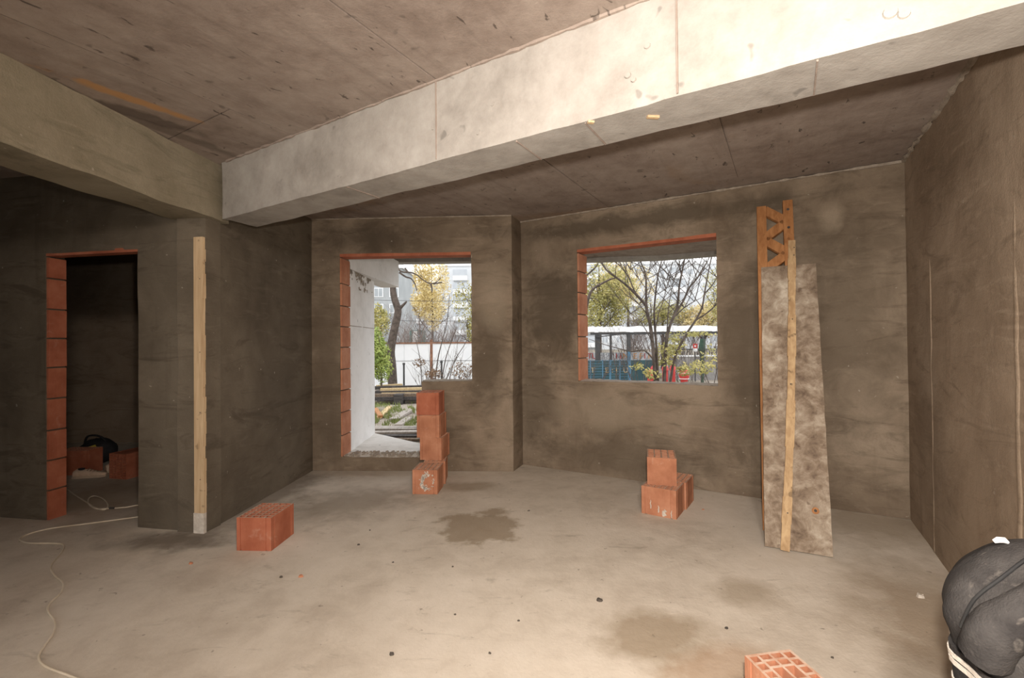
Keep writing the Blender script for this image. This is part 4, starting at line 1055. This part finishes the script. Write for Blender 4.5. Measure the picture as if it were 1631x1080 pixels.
part(m, 'hanging_branch', 'bark', o)

# multi-stemmed bare tree outside the window, traced stem by stem
yw = 10.5
o = thing('bare_tree', 'bare many stemmed tree spreading outside the square window', 'tree', tuple(gp(1050, yw)))
stems = [([(1046, 612), (1042, 575), (1036, 520), (1031, 500), (1028, 486), (1012, 468), (995, 452), (980, 441), (968, 432), (958, 419), (950, 405)], .075),
         ([(1036, 520), (1030, 490), (1029, 465), (1029, 445), (1026, 430), (1020, 416), (1015, 395)], .055),
         ([(1028, 486), (1012, 466), (1005, 450), (998, 436), (990, 424), (983, 410)], .035),
         ([(1050, 612), (1046, 560), (1043, 520), (1042, 495), (1044, 470), (1047, 445), (1050, 430), (1054, 415), (1056, 400)], .05),
         ([(1043, 530), (1049, 500), (1056, 480), (1061, 460), (1067, 440)], .022),
         ([(1056, 612), (1060, 560), (1066, 522), (1076, 498), (1080, 480), (1082, 455), (1086, 435), (1090, 414), (1093, 398)], .07),
         ([(1076, 498), (1088, 480), (1098, 458), (1110, 444), (1118, 430), (1126, 418), (1132, 405)], .045),
         ([(1086, 440), (1083, 425), (1081, 408)], .03),
         ([(1062, 612), (1072, 580), (1090, 538), (1108, 510), (1118, 490), (1122, 468), (1126, 445), (1130, 425), (1133, 408)], .055),
         ([(1122, 468), (1134, 455), (1142, 442), (1150, 430)], .03),
         ([(1108, 510), (1124, 500), (1138, 488), (1143, 470), (1150, 450)], .03),
         ([(1074, 505), (1090, 490), (1106, 480), (1118, 474)], .028),
         ([(1062, 540), (1064, 500), (1068, 470), (1074, 445), (1080, 425)], .025),
         ([(1042, 575), (1026, 558), (1005, 560), (985, 555), (960, 548), (938, 540)], .03),
         ([(1030, 500), (1018, 485), (1005, 475)], .018), ([(1040, 545), (1020, 512), (1005, 500)], .02),
         ([(1044, 470), (1052, 455), (1062, 446)], .014), ([(1029, 460), (1018, 445), (1004, 430)], .014), ([(1020, 450), (1034, 430), (1040, 412)], .014)]
rg = random.Random(77)
for tr, r in stems:
    dy = rg.uniform(-.5, .5); n0 = len(tr)
    pts = [PY(u, v, yw + dy * k / n0) for k, (u, v) in enumerate(tr)]
    if tr[0][1] > 605: pts[0].z = GZ
    sp = smooth_path(pts, 3); m = MB(); N = len(sp) - 1
    m.tube(sp, [r * .62 * (1 - .72 * k / N) for k in range(N + 1)], 6)
    nm = part(m, 'stem', 'bark', o, smooth=60)
m = MB()
for tr, r in stems:
    for k in range(5):
        i = rg.randrange(1, len(tr)); u, v = tr[i]
        if v < 540: grow(m, PY(u, v, yw), V((rg.uniform(-1, 1), rg.uniform(-.5, .5), rg.uniform(.3, 1.2))), rg.uniform(.5, 1.1), .010, 1, rg, .5, .1, 4)
t_ = part(m, 'twigs', 'bark', o); t_['kind'] = 'stuff'
m = MB()
for (u, v, ru, rv, n) in ((1062, 565, 20, 22, 420), (1075, 550, 16, 16, 200), (1110, 585, 28, 12, 260), (1040, 595, 14, 10, 160), (1090, 590, 10, 10, 120), (1015, 583, 12, 6, 60), (1130, 570, 12, 25, 120), (1100, 532, 40, 5, 160)):
    c = PY(u, v, yw + .1); leaves(m, c, (ru * yw / FPX, .35, rv * yw / FPX), n, .045, rg)
t_ = part(m, 'leaves', 'leaf_olive', o); t_['kind'] = 'stuff'
# branches of a neighbouring tree entering the window view at its edge
o = thing('bare_tree', 'bare tree whose bent limbs reach past the brick reveal of the square window', 'tree', tuple(gp(905, 12)))
for tr, r in (([(905, 612), (912, 560), (925, 520), (934, 490), (937, 475), (944, 461), (958, 452), (972, 445), (980, 443)], .06), ([(915, 545), (922, 480), (930, 445), (941, 433), (950, 424), (956, 412)], .04), ([(938, 475), (948, 476), (956, 482)], .015), ([(944, 461), (940, 452), (934, 452)], .012)):
    pts = [PY(u, v, 12) for u, v in tr]
    if tr[0][1] > 605: pts[0].z = GZ
    sp = smooth_path(pts, 3); m = MB(); m.tube(sp, [r * (1 - .7 * k / (len(sp) - 1)) for k in range(len(sp))], 6); part(m, 'stem', 'bark', o, smooth=60)

# leafy trees behind
leafy_tree('birch_tree', 'tall golden birch rising behind the white fence', gp(688, 30), 7.0, PY(688, 462, 30), (1.25, 1.2, 2.6), 5200, .065, 'leaf_yellow', 1, .10)
leafy_tree('birch_tree', 'broad golden crown low beside the tall birch', gp(668, 31), 4.2, PY(672, 487, 31), (1.3, 1.0, 1.3), 2400, .065, 'leaf_yellow', 2, .08)
leafy_tree('green_tree', 'yellow green tree beside the window jamb behind the fence', gp(752, 26), 5, PY(755, 495, 26), (1.2, 1.0, 2.3), 3000, .065, 'leaf_olive', 3, .1)
leafy_tree('green_shrub', 'lush green shrub beside the leaning trunk', gp(606, 13.6), 2.2, PY(607, 562, 13.6), (.42, .5, 0.95), 2600, .045, 'leaf_green', 4, .03, 'green shrubs')
leafy_tree('green_shrub', 'yellowing shrub above the lush green one by the loggia wall', gp(606, 17), 3.4, PY(608, 510, 17), (.55, .6, .75), 900, .05, 'leaf_olive', 14, .03, 'green shrubs')
leafy_tree('yellow_tree', 'yellow green tree filling the brick side of the square window', gp(955, 27), 6.5, PY(958, 478, 27), (1.9, 1.4, 2.3), 6500, .075, 'leaf_olive', 5)
leafy_tree('yellow_tree', 'golden tree top behind the bare stems', gp(1000, 31), 7, PY(995, 455, 31), (2.0, 1.4, 1.9), 4500, .075, 'leaf_yellow', 6)
leafy_tree('yellow_tree', 'low olive tree behind the canopy roof', gp(1055, 29), 4.5, PY(1055, 500, 29), (2.0, 1.2, 1.3), 3600, .07, 'leaf_olive', 7)
leafy_tree('yellow_tree', 'golden bush behind the far end of the canopy roof', gp(1120, 28), 4.2, PY(1122, 508, 28), (1.9, 1.2, 1.1), 3600, .07, 'leaf_yellow', 8)
leafy_tree('yellow_tree', 'olive tree right behind the grey wall', gp(1165, 26), 6, PY(1165, 480, 26), (1.6, 1.2, 2.2), 3200, .07, 'leaf_olive', 18)
for k, (u, y, h, lb) in enumerate(((672, 25, 3.2, 'grey brown bare shrub behind the fence below the birch'), (700, 24.5, 3.1, 'grey brown bare shrub behind the fence beside the birch'), (728, 25, 3.0, 'grey brown bare shrub behind the fence near the yellow green tree'), (648, 27, 3.4, 'grey brown bare shrub behind the fence next to the kiosk'),
                                   (1000, 28.5, 3.6, 'bare shrub behind the canopy below the golden tree'), (1040, 29, 4.4, 'tall bare shrub behind the canopy below the pale block'), (1085, 28.5, 4.2, 'bare shrub behind the canopy near the red sign'), (1120, 29, 3.8, 'bare shrub behind the canopy far end'))):
    bare_bush(lb, gp(u, y), h, 14, 40 + k, lev=2, r=.024)
for k, (u, y, h) in enumerate(((945, 17, 1.9), (985, 17.3, 2.0), (1018, 17, 2.1), (1080, 17.2, 2.2), (1105, 16.8, 2.0), (1135, 17, 1.9))):
    bare_bush('leafless brown shrub between the blue mesh fence and the canopy', gp(u, y), h, 6, 80 + k, .6, 2, .012, 'bark', 'shrubs before the canopy')
for k, (u, y, h) in enumerate(((678, 14.5, 1.5), (700, 14.8, 1.9), (722, 14.2, 1.7), (742, 14.6, 1.4))):
    bare_bush('thin dark saplings sprouting before the white fence', gp(u, y), h, 4, 60 + k, .3, 1, .012, 'bark', 'saplings before the fence', 'sapling')
o = thing('dry_shrub', 'dry brown leafed shrub before the white fence', 'shrub', tuple(gp(690, 14))); rg = random.Random(91); m = MB()
for k in range(7): grow(m, gp(690, 14) + V((rg.uniform(-.3, .3), 0, 0)), V((rg.uniform(-.8, .8), 0, 1)), .8, .010, 1, rg)
part(m, 'stems', 'bark', o); m = MB()
for (u, v, ru, rv, n) in ((668, 578, 10, 8, 90), (690, 595, 14, 10, 200), (735, 590, 20, 14, 220)): leaves(m, PY(u, v, 14), (ru * 14 / FPX, .3, rv * 14 / FPX), n, .04, rg)
part(m, 'leaves', 'leaf_brown', o)['kind'] = 'stuff'
for k, (tr, r) in enumerate((([(690, 610), (697, 575), (703, 548), (712, 512), (716, 470)], .022), ([(700, 610), (708, 580), (716, 552), (728, 520)], .02), ([(710, 610), (722, 580), (738, 552), (748, 535)], .018), ([(672, 610), (670, 580), (664, 548), (660, 535)], .016))):
    pts = [PY(u, v, 14.6) for u, v in tr]; pts[0].z = GZ; m = MB(); sp = smooth_path(pts, 4); m.tube(sp, [r * (1 - .6 * i / len(sp)) for i in range(len(sp))], 5)
    tag(m.build('sapling', 'bark', origin=pts[0]), 'single slender bent sapling stem before the white fence', 'sapling', 'single sapling stems')

# ---- white fence, posts, kiosk, wires
MAT['fence'] = simple('white_fence_panel', (0.76, 0.77, 0.79), (0.82, 0.83, 0.84), 2, 0.8, 0.1, 8)
MAT['rust'] = simple('rusty_steel', (0.16, 0.075, 0.045), (0.30, 0.15, 0.09), 6, 0.85, 0.3, 30)
MAT['blackmetal'] = simple('dark_metal', (0.03, 0.03, 0.032), (0.06, 0.06, 0.06), 6, 0.6, 0.0)
fy = 18.6; fb0, ft = GZ, PY(690, 545, fy).z
x0, x1 = gp(585, fy).x, gp(820, fy).x
o = thing('white_fence', 'white panel fence with a rusty top rail across the yard', 'fence', ((x0 + x1) / 2, fy, GZ)); npn = 4
for k in range(npn):
    m = MB(); a, b = x0 + (x1 - x0) * k / npn, x0 + (x1 - x0) * (k + 1) / npn; m.box((a + .006, fy, GZ), (b - .006, fy + .05, ft - .06)); part(m, 'panel', 'fence', o)
m = MB(); m.box((x0, fy - .03, ft - .06), (x1, fy + .08, ft)); part(m, 'top_rail', 'rust', o)
m = MB(); m.box((x0, fy - .012, GZ + 1.0), (x1, fy, GZ + 1.012)); part(m, 'middle_wire', 'blackmetal', o)
pp = gp(687, 17.6); m = MB(); m.beam(pp, V((pp.x, pp.y, PY(687, 541, 17.6).z)), .09, .09, V((0, 1, 0))); tag(m.build('rusty_post', 'rust', origin=pp), 'rusty brown steel post before the white fence', 'post')
for u, vt in ((643, 581), (703, 578)):
    p = gp(u, 16.5); m = MB(); m.tube([p, V((p.x, p.y, PY(u, vt, 16.5).z))], .035, 8); m.tube([V((p.x, p.y, PY(u, vt, 16.5).z)), V((p.x, p.y, PY(u, vt - 3, 16.5).z))], .05, 8); tag(m.build('fence_post', 'blackmetal', origin=p), 'short black post with a cap before the white fence', 'post', 'short black posts')
MAT['teal'] = simple('teal_paint', (0.05, 0.17, 0.16), (0.08, 0.22, 0.20), 4, 0.6, 0.0)
kb = gp(663, 32); o = thing('kiosk', 'small teal kiosk with a white door behind the white fence', 'kiosk', tuple(kb)); kt = PY(663, 526, 32).z
m = MB(); m.box((kb.x - .45, 32, GZ), (kb.x + .45, 33, kt)); part(m, 'body', 'teal', o)
m = MB(); m.box((kb.x - .24, 31.97, GZ + .5), (kb.x + .10, 32, kt - .06)); part(m, 'door', 'white', o)
MAT['bluesign'] = simple('blue_poster', (0.25, 0.42, 0.55), (0.35, 0.5, 0.6), 4, 0.6, 0.0)
m = MB(); m.box((kb.x + .14, 31.97, kt - .5), (kb.x + .38, 32, kt - .15)); part(m, 'poster', 'bluesign', o)
o = thing('wire_line', 'two thin wires strung between poles above the white fence', 'wire', tuple(gp(560, 20)))
xa_, xb_ = gp(545, 20).x, gp(850, 20).x; zs_ = (PY(700, 480, 20).z, PY(700, 512, 20).z)
for x in (xa_, xb_):
    m = MB(); m.tube([V((x, 20, GZ)), V((x, 20, zs_[0] + .3))], .06, 8); part(m, 'pole', 'blackmetal', o)
for z in zs_:
    m = MB(); m.tube([V((xa_, 20, z + .12)), V(((xa_ + xb_) / 2, 20, z)), V((xb_, 20, z + .1))], .010, 5); part(m, 'wire', 'blackmetal', o)

# ---- canopy, blue mesh fence, container and the rest seen through the square window
MAT['roofwhite'] = simple('white_roof_sheet', (0.80, 0.80, 0.80), (0.86, 0.86, 0.86), 3, 0.7, 0.2, 8)
MAT['bluepaint'] = simple('blue_painted_steel', (0.06, 0.17, 0.28), (0.10, 0.24, 0.36), 4, 0.5, 0.0)
MAT['container'] = simple('dark_teal_board', (0.018, 0.050, 0.060), (0.035, 0.085, 0.095), 2, 0.7, 0.1)
MAT['redpaint'] = simple('red_paint', (0.40, 0.025, 0.025), (0.55, 0.06, 0.05), 6, 0.55, 0.1)
MAT['orangepaint'] = simple('orange_paint', (0.65, 0.28, 0.07), (0.7, 0.36, 0.12), 6, 0.6, 0.0)
MAT['greywall'] = concrete('grey_garden_wall', (0.19, 0.18, 0.175), (0.26, 0.245, 0.235), (0.32, 0.305, 0.29))
cy = 21.0; xa, xb = gp(941, cy).x, gp(1190, cy).x; zt, zb_ = PY(1040, 519.5, cy).z, PY(1040, 529, cy).z
o = thing('canopy', 'long white canopy roof on thin posts behind the bare tree', 'canopy', ((xa + xb) / 2, cy, GZ)); rg = random.Random(2); m = MB(); n = 40
for k in range(n):
    a, b = xa + (xb - xa) * k / n, xa + (xb - xa) * (k + 1) / n; m.box((a, cy, zb_ + rg.uniform(0, .03)), (b, cy + 2.4, zt + rg.uniform(-.04, .02)))
part(m, 'roof', 'roofwhite', o)
m = MB(); m.box((xa, cy + .05, zb_ - .10), (xb, cy + .15, zb_)); part(m, 'edge_beam', 'blackmetal', o)
for u, mt, w_ in ((953, 'blackmetal', .14), (973, 'blackmetal', .06), (1002, 'blackmetal', .10), (1120, 'blackmetal', .07), (1165, 'blackmetal', .1)):
    p = gp(u, cy + .1); m = MB(); m.box((p.x - w_, cy + .05, GZ), (p.x + w_ * .6, cy + .05 + w_, zb_ - .1)); part(m, 'post', mt, o)
m = MB(); m.beam(PY(950, 537, cy), PY(1000, 531, cy), .05, .05); part(m, 'brace', 'blackmetal', o)
# container board with letters
ky = 19.6; x0, x1 = gp(925, ky).x, gp(1042, ky).x; z1 = PY(980, 574, ky).z
o = thing('banner_board', 'dark teal board with pale letters behind the blue mesh fence', 'sign', ((x0 + x1) / 2, ky, GZ))
m = MB(); m.box((x0, ky, GZ), (x1, ky + .12, z1)); part(m, 'board', 'container', o)
def letter(ch, u, v, y, hpx, mat, parent, nm='letter'):
    cu = bpy.data.curves.new('t', 'FONT'); cu.body = ch; cu.size = 1.0; cu.extrude = 0.02; cu.align_x = 'CENTER'; cu.align_y = 'CENTER'
    to = bpy.data.objects.new('t', cu); COL.objects.link(to); bpy.context.view_layer.update()
    me = bpy.data.meshes.new_from_object(to.evaluated_get(bpy.context.evaluated_depsgraph_get())); bpy.data.objects.remove(to)
    s = hpx * y / FPX / 0.70; p = PY(u, v, y); org = V(ORG[parent.name])
    me.transform(Matrix.Translation(p - org) @ Matrix.Rotation(math.pi / 2, 4, 'X') @ Matrix.Scale(s, 4)); me.materials.clear(); me.materials.append(MAT[mat])
    q = bpy.data.objects.new(nm, me); COL.objects.link(q); q.parent = parent; ORG[q.name] = tuple(org); return q
for ch, u in (('T', 944), ('E', 966.5), (':', 975.5), ('I', 982), ('U', 996.5)): letter(ch, u, 590, ky - .03, 8, 'wood_light', o)
ry = 22.0; x0, x1 = gp(930, ry).x, gp(1046, ry).x
o = thing('lettered_hoarding', 'pale hoarding with red and orange letters above the teal board', 'sign', ((x0 + x1) / 2, ry, GZ))
m = MB(); m.box((x0, ry, GZ), (x1, ry + .08, PY(990, 561.5, ry).z)); part(m, 'board', simple('pale_blue_hoarding', (0.42, 0.45, 0.50), (0.62, 0.62, 0.63), 1.5, .8, 0), o)
for ch, u, mt in (('T', 939, 'redpaint'), ('U', 947, 'redpaint'), ('A', 957, 'white'), ('R', 966, 'white'), ('H', 976, 'white'), ('I', 982, 'redpaint'), ('I', 988.5, 'redpaint'), ('N', 996.5, 'orangepaint'), ('E', 1011.5, 'orangepaint'), ('F', 1021, 'orangepaint'), ('I', 1027, 'redpaint'), ('N', 1037, 'orangepaint')): letter(ch, u, 567.5, ry - .03, 9, mt, o)
# mesh fence
my = 18.2; o = thing('mesh_fence', 'blue painted steel mesh fence outside the square window', 'fence', tuple(gp(975, my)))
for u, r in ((940, .02), (959.5, .02), (971.5, .035), (986.5, .03), (1002, .06)):
    p = gp(u, my); m = MB(); m.tube([p, V((p.x, p.y, PY(u, 573 if u < 1000 else 560, my).z))], r, 8); part(m, 'post', 'bluepaint', o)
xa, xb = gp(934, my).x, gp(1002, my).x
for k in range(9):
    z = GZ + .12 + .105 * k; m = MB(); m.tube([V((xa, my, z)), V((xb, my, z))], .006, 4); part(m, 'wire', 'bluepaint', o)
# red objects
def red_post(u, vt, wpx, y, label):
    p = gp(u, y); h = PY(u, vt, y).z - GZ; r = wpx * y / FPX / 2; o = thing('red_post', label, 'post', tuple(p), 'red playground posts')
    m = MB(); m.tube([p, p + V((0, 0, h * .8))], r, 14); part(m, 'body', 'redpaint', o, smooth=50)
    m = MB(); m.tube([p + V((0, 0, h * .8)), p + V((0, 0, h * .9)), p + V((0, 0, h))], [r * 1.25, r * 1.1, r * .3], 14); part(m, 'cap', 'redpaint', o, smooth=50)
red_post(1034, 590, 7, 15, 'red painted post beside the lettered boards'); red_post(1041, 581, 9, 15.4, 'red painted post touching the bare tree'); red_post(1059, 581, 9, 15.4, 'red painted post behind the bare tree'); red_post(1071, 580, 8, 15, 'red painted post with pale cap behind the yellow leaves')
o = thing('spring_rider', 'red and white round playground seat before the grey wall', 'playground toy', tuple(gp(1089, 14.6))); c = gp(1089, 14.6); ctop = PY(1089, 588, 14.6).z
m = MB(); m.tube([V((c.x, c.y, GZ)), V((c.x, c.y, ctop - .35)), V((c.x, c.y, ctop - .2)), V((c.x, c.y, ctop - .05)), V((c.x, c.y, ctop))], [.10, .11, .17, .15, .03], 14); part(m, 'body', 'redpaint', o, smooth=60)
for zz, rr in ((ctop - .30, .150), (ctop - .12, .165)):
    m = MB(); m.tube([V((c.x + rr * math.cos(a * .5236), c.y + rr * math.sin(a * .5236), zz)) for a in range(13)], .010, 5); part(m, 'hoop', 'white', o)
# grey garden wall with railing
gy = 20.2; x0, x1 = gp(1066, gy).x, gp(1200, gy).x; z1 = PY(1110, 568, gy).z
o = thing('garden_wall', 'low grey wall with white coping and dark railing beyond the bare tree', 'wall', ((x0 + x1) / 2, gy, GZ))
m = MB(); m.box((x0, gy, GZ), (x1, gy + .2, z1)); part(m, 'masonry', 'greywall', o)
m = MB(); m.box((x0, gy - .03, z1), (x1, gy + .23, z1 + .06)); part(m, 'coping', 'white', o)
m = MB(); m.box((x0, gy + .08, z1 + .30), (x1, gy + .12, z1 + .34)); part(m, 'handrail', 'blackmetal', o)
for k in range(34):
    x = x0 + (x1 - x0) * (k + .5) / 34; m = MB(); m.box((x - .01, gy + .09, z1 + .06), (x + .01, gy + .11, z1 + .30)); part(m, 'baluster', 'blackmetal', o)
p = gp(1107, 19.5); o = thing('red_sign', 'small red sign with a white base panel on a pole', 'sign', tuple(p))
z0, z1_, z2 = PY(1107, 560, 19.5).z, PY(1107, 555, 19.5).z, PY(1107, 547.5, 19.5).z
m = MB(); m.box((p.x - .02, p.y, GZ), (p.x + .02, p.y + .04, z2)); part(m, 'pole', 'blackmetal', o)
m = MB(); m.box((p.x - .09, p.y - .02, z1_), (p.x + .09, p.y, z2)); part(m, 'panel', 'redpaint', o)
m = MB(); m.box((p.x - .09, p.y - .02, z0), (p.x + .09, p.y, z1_)); part(m, 'base_panel', 'white', o)
m = MB(); zc = (z1_ + z2) / 2; m.box((p.x - .03, p.y - .026, zc - .03), (p.x + .03, p.y - .02, zc + .03)); part(m, 'mark', 'white', o)
p = gp(1118, 18.8); zt_ = PY(1118, 540, 18.8).z; m = MB(); m.tube([p, V((p.x, p.y, zt_ - .55)), V((p.x, p.y, zt_ - .45)), V((p.x + .03, p.y, zt_))], [.06, .09, .14, .10], 8); tag(m.build('cypress_post', simple('dark_green_foliage', (0.02, 0.05, 0.035), (0.04, 0.08, 0.05)), origin=p), 'dark green clipped conifer beside the red sign', 'conifer')

# ---- far apartment blocks
MAT['paleblock'] = simple('haze_tinted_render', (0.66, 0.68, 0.70), (0.72, 0.735, 0.75), .3, .9, 0.0, rnd=False)  # distance haze is put into the wall colour
MAT['greyblock'] = simple('grey_panel_render', (0.34, 0.36, 0.37), (0.42, 0.44, 0.45), .3, .9, 0.0, rnd=False)
MAT['palewin'] = simple('haze_tinted_window', (0.44, 0.47, 0.51), (0.52, 0.55, 0.58), .5, .3, 0.0)  # panes paled in colour for the same haze
MAT['whitewin'] = simple('white_window_frame', (0.80, 0.81, 0.82), (0.84, 0.85, 0.86), .5, .6, 0.0)
MAT['greywin'] = simple('grey_window', (0.30, 0.33, 0.35), (0.38, 0.41, 0.43), .5, .3, 0.0)
def apartment(label, x0, x1, y, top, floors, cols, wall, pane, balc, depth=11):
    o = thing('apartment_block', label, 'building', ((x0 + x1) / 2, y, GZ)); org = V(ORG[o.name])
    m = MB(); m.box((x0, y, GZ), (x1, y + depth, top)); part(m, 'wall', wall, o)
    m = MB(); m.box((x0 - .3, y - .3, top), (x1 + .3, y + depth + .3, top + .6)); part(m, 'roof', 'whitewin', o)
    fh = (top - GZ - .8) / floors; cwd = (x1 - x0) / cols
    fr = MB(); fr.box((-.75, -.08, 0), (.75, 0, 1.5)); pn = MB(); pn.box((-.62, -.10, .12), (-.05, -.08, 1.38)); pn.box((.05, -.10, .12), (.62, -.08, 1.38))
    bl = MB(); bl.box((-1.6, -1.2, -.9), (1.6, 0, .2)); pro = None
    bl2 = MB(); bl2.box((-1.6, -1.22, .2), (1.6, -1.15, 1.55))
    for f in range(floors):
        for c in range(cols):
            loc = V((x0 + cwd * (c + .5), y, GZ + .9 + fh * f + .5)) - org
            if (c % balc) == 1:
                if 'b' not in locals() or pro is None:
                    b_ = bl.build('balcony', 'whitewin', parent=o, origin=(0, 0, 0)); g_ = bl2.build('glazing', pane, parent=b_, origin=(0, 0, 0)); pro = (b_, g_)
                else:
                    b_ = pro[0].copy(); COL.objects.link(b_); b_.parent = o; g_ = pro[1].copy(); COL.objects.link(g_); g_.parent = b_
                b_.location = loc
            else:
                if f == 0 and c == 0:
                    w0 = fr.build('window', 'whitewin', parent=o, origin=(0, 0, 0)); p0 = pn.build('pane', pane, parent=w0, origin=(0, 0, 0)); a_, w_ = w0, p0
                else:
                    a_ = w0.copy(); COL.objects.link(a_); a_.parent = o; w_ = p0.copy(); COL.objects.link(w_); w_.parent = a_
                a_.location = loc
apartment('long pale apartment block far behind the trees', -16.5, 62, 105, PY(730, 424, 105).z, 6, 24, 'paleblock', 'palewin', 3)
apartment('grey panel apartment block behind the leaning trunk', -30, -17.6, 74, 13.5, 5, 5, 'greyblock', 'greywin', 4)
apartment('narrow pale block between the grey block and the birch', -27, -19.0, 112, 15.5, 5, 3, 'paleblock', 'palewin', 9)
